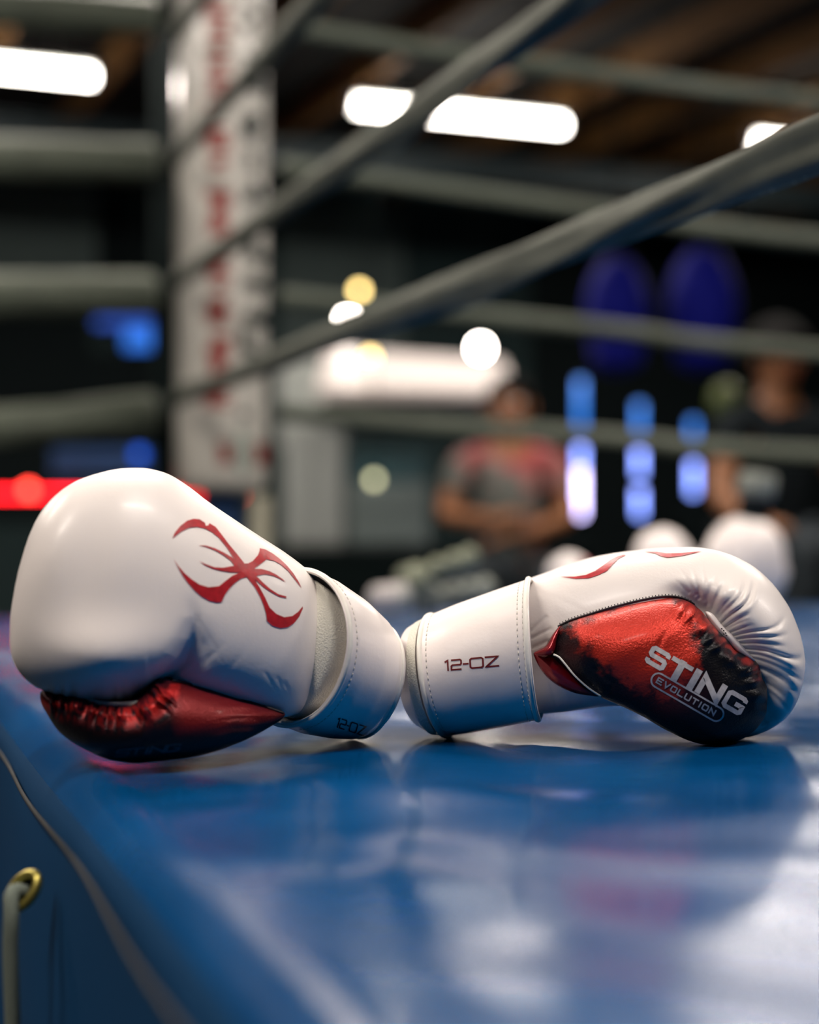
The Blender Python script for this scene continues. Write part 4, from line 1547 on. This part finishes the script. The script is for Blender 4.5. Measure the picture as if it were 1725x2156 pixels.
def pendant(px, py, d, r, m, label):
    c = P(px, py, d)
    t = empty('pendant_bulb', c, label, 'bulb', 'small bulbs by the far wall')
    MB().ellipsoid(c, r, r, r * 1.15, nu=16, nv=10).build('bulb', m, t)
    MB().tube([c + Vector((0, 0, r * 0.9)), c + Vector((0, 0, r * 2.4))], r * 0.55, 12).build('socket', 'black_padding', t)
    MB().tube([c + Vector((0, 0, r * 2.3)), Vector((c.x, c.y, CEIL - 0.001))], 0.004, 6).build('cord', 'black_padding', t)


pendant(733, 672, 9.6, 0.030, 'bulb_white', 'white bulb just above the lowest diagonal rope, left one')
pendant(757, 612, 9.7, 0.024, 'bulb_yellow', 'yellow bulb above the left white bulb')
pendant(1012, 733, 8.6, 0.034, 'bulb_white', 'large white bulb in front of the hood right end')
pendant(780, 752, 8.45, 0.022, 'bulb_yellow', 'yellow bulb at the hood, under the diagonal rope')
pendant(788, 1010, 8.72, 0.020, 'bulb_green', 'dim greenish bulb in front of the teal box')
pendant(293, 957, 9.2, 0.030, 'bulb_blue', 'deep blue bulb above the left glove')


def strips():
    t = empty('red_light_strip', P(200, 1040, 9.0), 'glowing red light strip behind the left glove', 'light strip')
    a, b = P(-220, 1040, 9.0), P(508, 1040, 9.0)
    MB().box((a + b) / 2, b.x - a.x, 0.015, 0.026, bev=0.003).build('led_bar', 'led_red', t, False)
    MB().box((a + b) / 2 + Vector((0, 0.016, 0)), b.x - a.x + 0.04, 0.015, 0.05, bev=0.003).build('backing', 'black_padding', t, False)
    c = P(60, 1032, 8.9)
    MB().ellipsoid(c, 0.028, 0.028, 0.028).build('bright_led', 'led_red_hot', t)
    t = empty('blue_screen', P(290, 705, 9.0), 'small bright blue screen between padded ropes left of the post', 'screen')
    fbox('display', 262, 325, 690, 735, 9.0, 0.02, 'led_blue', t, None, 0.003)
    fbox('display_band', 200, 325, 672, 687, 9.0, 0.02, 'led_blue_deep', t, None, 0.003)
    fbox('bezel', 190, 335, 662, 745, 9.03, 0.03, 'black_padding', t, None, 0.004)
    t = empty('blue_light_strip', P(250, 965, 9.1), 'dim blue light strip above the left glove', 'light strip')
    fbox('led_bar', 120, 345, 955, 968, 9.3, 0.02, 'steel_blue_paint', t, None, 0.003)
    fbox('backing', 110, 350, 945, 1000, 9.33, 0.03, 'steel_blue_paint', t, None, 0.003)


strips()


def light_tube(label, x, segs, d):
    top, bot = segs[0][0], segs[-1][1]
    p = P(x, bot, d)
    t = empty('light_tube', (p.x, p.y, FLOOR), label, 'light tube', 'upright blue light tubes')
    back = 0.03
    MB().tube([(p.x, p.y + back, FLOOR + 0.02), (p.x, p.y + back, P(x, top, d).z + 0.03)], 0.012, 10).build('stand', 'black_padding', t)
    MB().tube([(p.x, p.y + back, FLOOR), (p.x, p.y + back, FLOOR + 0.02)], 0.14, 24).build('base', 'black_padding', t)
    for y0, y1, m in segs:
        a, b = P(x, y0, d), P(x, y1, d)
        MB().tube([(p.x, p.y, a.z), (p.x, p.y, b.z)], 0.017, 14).build('lit_segment', m, t)


light_tube('brightest upright light tube, blue above and lavender below, left of three', 1223, [(800, 935, 'led_tube_blue'), (940, 985, 'led_tube_mid'), (988, 1086, 'led_tube_lavender')], 8.6)
light_tube('upright blue light tube, middle of three', 1347, [(850, 930, 'led_tube_blue'), (948, 1000, 'led_tube_mid'), (1030, 1086, 'led_tube_mid')], 8.7)
light_tube('shortest upright blue light tube, right of three', 1460, [(885, 935, 'led_tube_blue'), (975, 1040, 'led_tube_mid')], 8.8)


def punch_bag(px, py, d, r, h, label):
    c = P(px, py, d)
    t = empty('punch_bag', (c.x, c.y, c.z - h / 2), label, 'punch bag', 'blue punch bags')
    prof = []
    for k in range(25):
        s = k / 24
        rr = r * (math.sin(math.pi * min(1, s * 1.05 + 0.02)) ** 0.45 if s < 0.5 else (1 - 0.28 * (s - 0.5) * 2) * (1 - sstep(0.93, 1.0, s) * 0.75))
        prof.append((max(rr, 0.012), c.z + h / 2 - s * h))
    rings = [np.array([(c.x + q * math.cos(w), c.y + q * math.sin(w), z) for w in np.linspace(0, 2 * math.pi, 40, endpoint=False)]) for q, z in prof]
    v, f = loft(rings, True, True)
    mesh('bag', v, f, 'bag_blue', t)
    for k in range(3):
        w = 2 * math.pi * k / 3
        MB().tube([(c.x + 0.6 * r * math.cos(w), c.y + 0.6 * r * math.sin(w), c.z + h * 0.44), (c.x, c.y, c.z + h / 2 + 0.22)], 0.006, 6).build('strap', 'black_padding', t)
    MB().tube([(c.x, c.y, c.z + h / 2 + 0.2), (c.x, c.y, CEIL - 0.18)], 0.008, 8).build('chain', 'black_padding', t)


punch_bag(1300, 665, 8.2, 0.155, 0.56, 'dark blue punch bag hanging behind the second rope, left one')
punch_bag(1480, 655, 8.2, 0.170, 0.60, 'dark blue punch bag hanging behind the second rope, right one')


def speed_ball():
    c = P(1530, 845, 8.8)
    t = empty('speed_ball', c, 'small lime green ball hanging right of the blue light tubes', 'ball')
    MB().ellipsoid(c, 0.085, 0.085, 0.10).build('ball', 'lime_plastic', t)
    MB().tube([c + Vector((0, 0, 0.09)), Vector((c.x, c.y, CEIL - 0.002))], 0.005, 6).build('cord', 'black_padding', t)


speed_ball()


# ------------------------------------------------------------------ gear on the far side of the canvas
def small_glove(label, px, d, rx, rz, lean, mbody, mcuff, mthumb, cuff=True, th=-1):
    k = d / F
    gy = HOR + CAM_H * F / d
    c = P(px, gy - rz / k, d)
    t = empty('spare_glove', (c.x, c.y, 0), label, 'boxing glove', 'spare gloves lying on the far canvas')
    az = Vector((math.sin(lean), 0, math.cos(lean)))
    ax = Vector((math.cos(lean), 0, -math.sin(lean)))
    rings = []
    n = 36
    for i in range(1, 20):
        w = math.pi * i / 20
        zz = -math.cos(w) * rz
        rr = math.sin(w) ** 0.75
        if zz > 0:
            rr = max(rr, 0.42) if i < 19 else 0.36
        rings.append(np.array([np.array(c) + np.array(ax) * rx * rr * (1 + 0.10 * (zz < 0)) * math.cos(q) + np.array([0, 1, 0]) * rx * 0.85 * rr * math.sin(q) + np.array(az) * zz
                               for q in np.linspace(0, 2 * math.pi, n, endpoint=False)]))
    v, f = loft(rings, True, True)
    mesh('hand_body', v, f, mbody, t)
    tc = c + ax * (th * rx * 0.80) - Vector((0, rx * 0.45, 0)) - az * (rz * 0.05)
    MB().ellipsoid(tc, rx * 0.30, rx * 0.34, rz * 0.55, ax, (0, 1, 0), az).build('thumb', mthumb, t)
    if cuff:
        p0 = c + az * (rz * 0.86)
        MB().tube([p0, p0 + az * 0.03, p0 + az * 0.05], [rx * 0.40, rx * 0.38, rx * 0.38], 24).build('wrist_band', 'black_cloth', t)
        p1 = p0 + az * 0.05
        MB().tube([p1, p1 + az * 0.012, p1 + az * 0.036, p1 + az * 0.044], [rx * 0.42, rx * 0.47, rx * 0.47, rx * 0.42], 24).build('cuff', mcuff, t)


small_glove('blurred white glove standing upright with a grey cuff, behind the right glove fist', 1568, 3.12, 0.074, 0.084, 0.16, 'white_smooth_leather', 'grey_cloth', 'white_smooth_leather')
small_glove('blurred white glove lying left of the upright one, behind the emblem', 1403, 3.10, 0.055, 0.074, -0.3, 'white_smooth_leather', 'grey_cloth', 'white_smooth_leather', False)
small_glove('blurred white glove with a red thumb, behind the right glove wrist', 1205, 3.05, 0.042, 0.052, -0.5, 'white_smooth_leather', 'grey_cloth', 'red_leather', False, 1)


def gear_bag():
    a, b = P(852, 1232, 2.86), P(1005, 1168, 2.90)
    a.z = max(a.z, 0.045)
    t = empty('folded_towel', ((a.x + b.x) / 2, (a.y + b.y) / 2, 0), 'olive grey folded towel heaped behind the glove cuffs', 'towel')
    ctrl = [tuple(a), tuple(a.lerp(b, 0.3) + Vector((0, 0.01, 0.006))), tuple(a.lerp(b, 0.65) + Vector((0, -0.01, 0.004))), tuple(b)]
    p = catmull(ctrl, 24, closed=False)
    rad = [0.028 * (0.55 + 0.45 * math.sin(math.pi * min(1, k / 8 + 0.15))) + 0.004 * math.sin(k * 1.3) for k in range(24)]
    rad[-1] = rad[-1] * 0.6
    rad[0] = rad[0] * 0.6
    MB().tube(p, rad, 18).build('upper_roll', 'olive_cloth', t)
    p2 = [(x + 0.03, y + 0.05, max(0.03, z * 0.45)) for x, y, z in p]
    MB().tube(p2, [r * 1.05 for r in rad], 18).build('lower_roll', 'grey_cloth', t)
    # rolled hand wrap
    c = P(822, 1256, 2.84)
    t2 = empty('hand_wrap', (c.x, c.y, 0), 'pale rolled hand wrap between the two cuffs, out of focus', 'hand wrap')
    ax = Vector((0.75, -0.55, 0.10)).normalized()
    r0 = 0.026
    c.z = r0 + 0.004
    for k in range(4):
        s = r0 - 0.0045 * k
        q = c + ax * (0.028 + 0.0012 * k)
        MB().tube([c - ax * (0.028 + 0.0012 * k), q], s, 28).build('wrap_layer', 'cabinet_pale' if k % 2 else 'counter_white', t2)


gear_bag()


# ------------------------------------------------------------------ people
def skin_mesh(name, nodes, edges, root, m, parent, sub=2):
    """one continuous surface grown round a skeleton of joints"""
    org = world_origin(parent)
    ks = list(nodes)
    me = bpy.data.meshes.new(name)
    me.from_pydata([Vector(nodes[k][0]) - org for k in ks], [(ks.index(a), ks.index(b)) for a, b in edges], [])
    tmp = bpy.data.objects.new(name + '_tmp', me)
    COL.objects.link(tmp)
    md = tmp.modifiers.new('skin', 'SKIN')
    md.use_smooth_shade = True
    sv = me.skin_vertices[0].data
    for i, k in enumerate(ks):
        r = nodes[k][1]
        sv[i].radius = r if isinstance(r, tuple) else (r, r)
        sv[i].use_root = (k == root)
    ss = tmp.modifiers.new('sub', 'SUBSURF')
    ss.levels = ss.render_levels = sub
    bpy.context.view_layer.update()
    dg = bpy.context.evaluated_depsgraph_get()
    nm = bpy.data.meshes.new_from_object(tmp.evaluated_get(dg))
    nm.polygons.foreach_set('use_smooth', [True] * len(nm.polygons))
    bpy.data.objects.remove(tmp)
    nm.name = name
    nm.materials.clear()
    nm.materials.append(MATS[m])
    o = bpy.data.objects.new(name, nm)
    COL.objects.link(o)
    o.parent = parent
    return o


def person(label, px, py, d, rot, arms, seat, shirt, trousers, hair_r, legs_fwd, sleeve_len=1.0):
    """a seated figure; head centre at the pixel, all offsets in metres relative to the head (x right, y away, z up)"""
    hd = P(px, py, d)
    t = empty('person', (hd.x, hd.y, FLOOR), label, 'person')

    def h(x, y, z):
        c, s = math.cos(rot), math.sin(rot)
        return hd + Vector((x * c - y * s, x * s + y * c, z))
    J = {'pelvis': (h(0, 0.06, -0.66), 0.125), 'waist': (h(0, 0.05, -0.50), 0.115), 'chest': (h(0, 0.03, -0.34), 0.13), 'collar': (h(0, 0.02, -0.20), 0.075), 'neck': (h(0, 0.01, -0.12), 0.05),
         'head': (h(0, 0, 0.0), 0.083), 'crown': (h(0, 0.01, 0.07), 0.062)}
    E = [('pelvis', 'waist'), ('waist', 'chest'), ('chest', 'collar'), ('collar', 'neck'), ('neck', 'head'), ('head', 'crown')]
    for sd, key in ((-1, 'l'), (1, 'r')):
        el, wr, hn = arms[key]
        J['sh' + key] = (h(sd * 0.175, 0.03, -0.215), 0.055)
        J['el' + key] = (h(*el), 0.043)
        J['wr' + key] = (h(*wr), 0.030)
        J['hn' + key] = (h(*hn), 0.036)
        E += [('collar', 'sh' + key), ('sh' + key, 'el' + key), ('el' + key, 'wr' + key), ('wr' + key, 'hn' + key)]
        J['hip' + key] = (h(sd * 0.09, 0.03, -0.68), 0.085)
        kx, ky, kz = legs_fwd[key]
        J['kn' + key] = (h(kx, ky, kz), 0.060)
        ank = h(kx, ky + 0.05, kz)
        ank.z = FLOOR + 0.09
        J['an' + key] = (ank, 0.042)
        toe = h(kx * 1.05, ky - 0.13, kz)
        toe.z = FLOOR + 0.04
        J['to' + key] = (toe, 0.036)
        E += [('pelvis', 'hip' + key), ('hip' + key, 'kn' + key), ('kn' + key, 'an' + key), ('an' + key, 'to' + key)]
    body = skin_mesh('body', J, E, 'pelvis', 'skin', t)
    # face: nose, eyes, ears
    MB().ellipsoid(h(0, -0.092, -0.005), 0.014, 0.02, 0.022).build('nose', 'skin', t)
    for sd in (-1, 1):
        MB().ellipsoid(h(sd * 0.032, -0.078, 0.018), 0.013, 0.008, 0.008).build('eye', 'eye_white', t)
        MB().ellipsoid(h(sd * 0.086, 0.005, 0.0), 0.010, 0.02, 0.03).build('ear', 'skin', t)
    MB().ellipsoid(h(0, -0.080, -0.045), 0.026, 0.010, 0.007).build('mouth', 'red_leather', t)
    # five fingers on each hand
    for key in 'lr':
        wr, hn = J['wr' + key][0], J['hn' + key][0]
        dr = (hn - wr).normalized()
        sdv = dr.cross(Vector((0, 0, 1))).normalized()
        for q in range(4):
            o0 = hn + sdv * (-0.027 + 0.018 * q)
            L = (0.062, 0.072, 0.066, 0.052)[q]
            MB().tube([o0, o0 + dr * L * 0.55 - Vector((0, 0, 0.008)), o0 + dr * L * 0.9 - Vector((0, 0, 0.024))], [0.009, 0.0085, 0.007], 8).build('finger', 'skin', t)
        o0 = wr.lerp(hn, 0.6) - sdv * 0.03
        MB().tube([o0, o0 - sdv * 0.02 + dr * 0.025, o0 - sdv * 0.022 + dr * 0.05], [0.011, 0.010, 0.008], 8).build('thumb', 'skin', t)
    # clothes follow the body, a little wider
    S = {k: (J[k][0], J[k][1] + 0.014) for k in ('pelvis', 'waist', 'chest', 'collar')}
    SE = [('pelvis', 'waist'), ('waist', 'chest'), ('chest', 'collar')]
    for key in 'lr':
        S['sh' + key] = (J['sh' + key][0], 0.073)
        S['sl' + key] = (J['sh' + key][0].lerp(J['el' + key][0], sleeve_len * 0.8), 0.062)
        SE += [('collar', 'sh' + key), ('sh' + key, 'sl' + key)]
    skin_mesh('shirt', S, SE, 'pelvis', shirt, t)
    T = {'pelvis': (J['pelvis'][0] - Vector((0, 0, 0.02)), 0.142)}
    TE = []
    for key in 'lr':
        T['hip' + key] = (J['hip' + key][0], 0.104)
        T['kn' + key] = (J['kn' + key][0], 0.078)
        T['an' + key] = (J['an' + key][0] + Vector((0, 0, 0.04)), 0.058)
        TE += [('pelvis', 'hip' + key), ('hip' + key, 'kn' + key), ('kn' + key, 'an' + key)]
    skin_mesh('trousers', T, TE, 'pelvis', trousers, t)
    # hair as a cap that leaves the face free
    v, f = [], []
    nu, nv = 28, 14
    for i in range(nv + 1):
        th = math.pi * 0.62 * i / nv
        for k in range(nu):
            w = 2 * math.pi * k / nu
            front = max(0.0, -math.sin(w))
            tt = th * (1 - 0.42 * front)
            v.append(h(hair_r * 0.96 * math.sin(tt) * math.cos(w), hair_r * 1.08 * math.sin(tt) * math.sin(w) + 0.012, 0.035 + hair_r * 1.02 * math.cos(tt)))
    for i in range(nv):
        for k in range(nu):
            l = (k + 1) % nu
            f.append((i * nu + k, i * nu + l, (i + 1) * nu + l, (i + 1) * nu + k))
    mesh('hair', v, f, 'hair', t)
    for key in 'lr':
        a, b = J['an' + key][0], J['to' + key][0]
        MB().ellipsoid((a + b) / 2 - Vector((0, 0, 0.01)), 0.05, 0.12, 0.05).build('shoe', 'grey_cloth', t)
    if seat:
        c = h(0, 0.14, 0)
        top = J['pelvis'][0].z - 0.125
        t2 = empty('plyo_box', (c.x, c.y, FLOOR), seat, 'box')
        MB().box((c.x, c.y, (FLOOR + top) / 2), 0.40, 0.26, top - FLOOR - 0.002, bev=0.01).build('box_body', 'black_padding', t2, False)
        MB().box((c.x, c.y, top - 0.012), 0.42, 0.28, 0.022, bev=0.006).build('box_lid', 'black_padding', t2, False)


person('blurred seated person in a red and grey patterned shirt with folded forearms', 1072, 858, 6.6, 0.0,
       {'l': ((-0.25, -0.02, -0.42), (-0.06, -0.22, -0.44), (0.02, -0.24, -0.42)), 'r': ((0.24, -0.02, -0.42), (0.05, -0.20, -0.49), (-0.04, -0.22, -0.50))},
       'black box seat under the person in the patterned shirt', 'patterned_shirt', 'dark_trousers', 0.094, {'l': (-0.18, -0.38, -0.63), 'r': (0.17, -0.38, -0.64)}, 0.8)
person('blurred dark-haired person in black at the right edge, behind the ropes', 1640, 762, 5.9, 0.35,
       {'l': ((-0.27, -0.06, -0.47), (-0.27, -0.26, -0.56), (-0.24, -0.34, -0.56)), 'r': ((0.27, -0.04, -0.46), (0.2, -0.24, -0.52), (0.12, -0.3, -0.52))},
       'black box seat under the person in black', 'black_cloth', 'dark_trousers', 0.118, {'l': (-0.16, -0.38, -0.62), 'r': (0.16, -0.38, -0.62)}, 0.6)
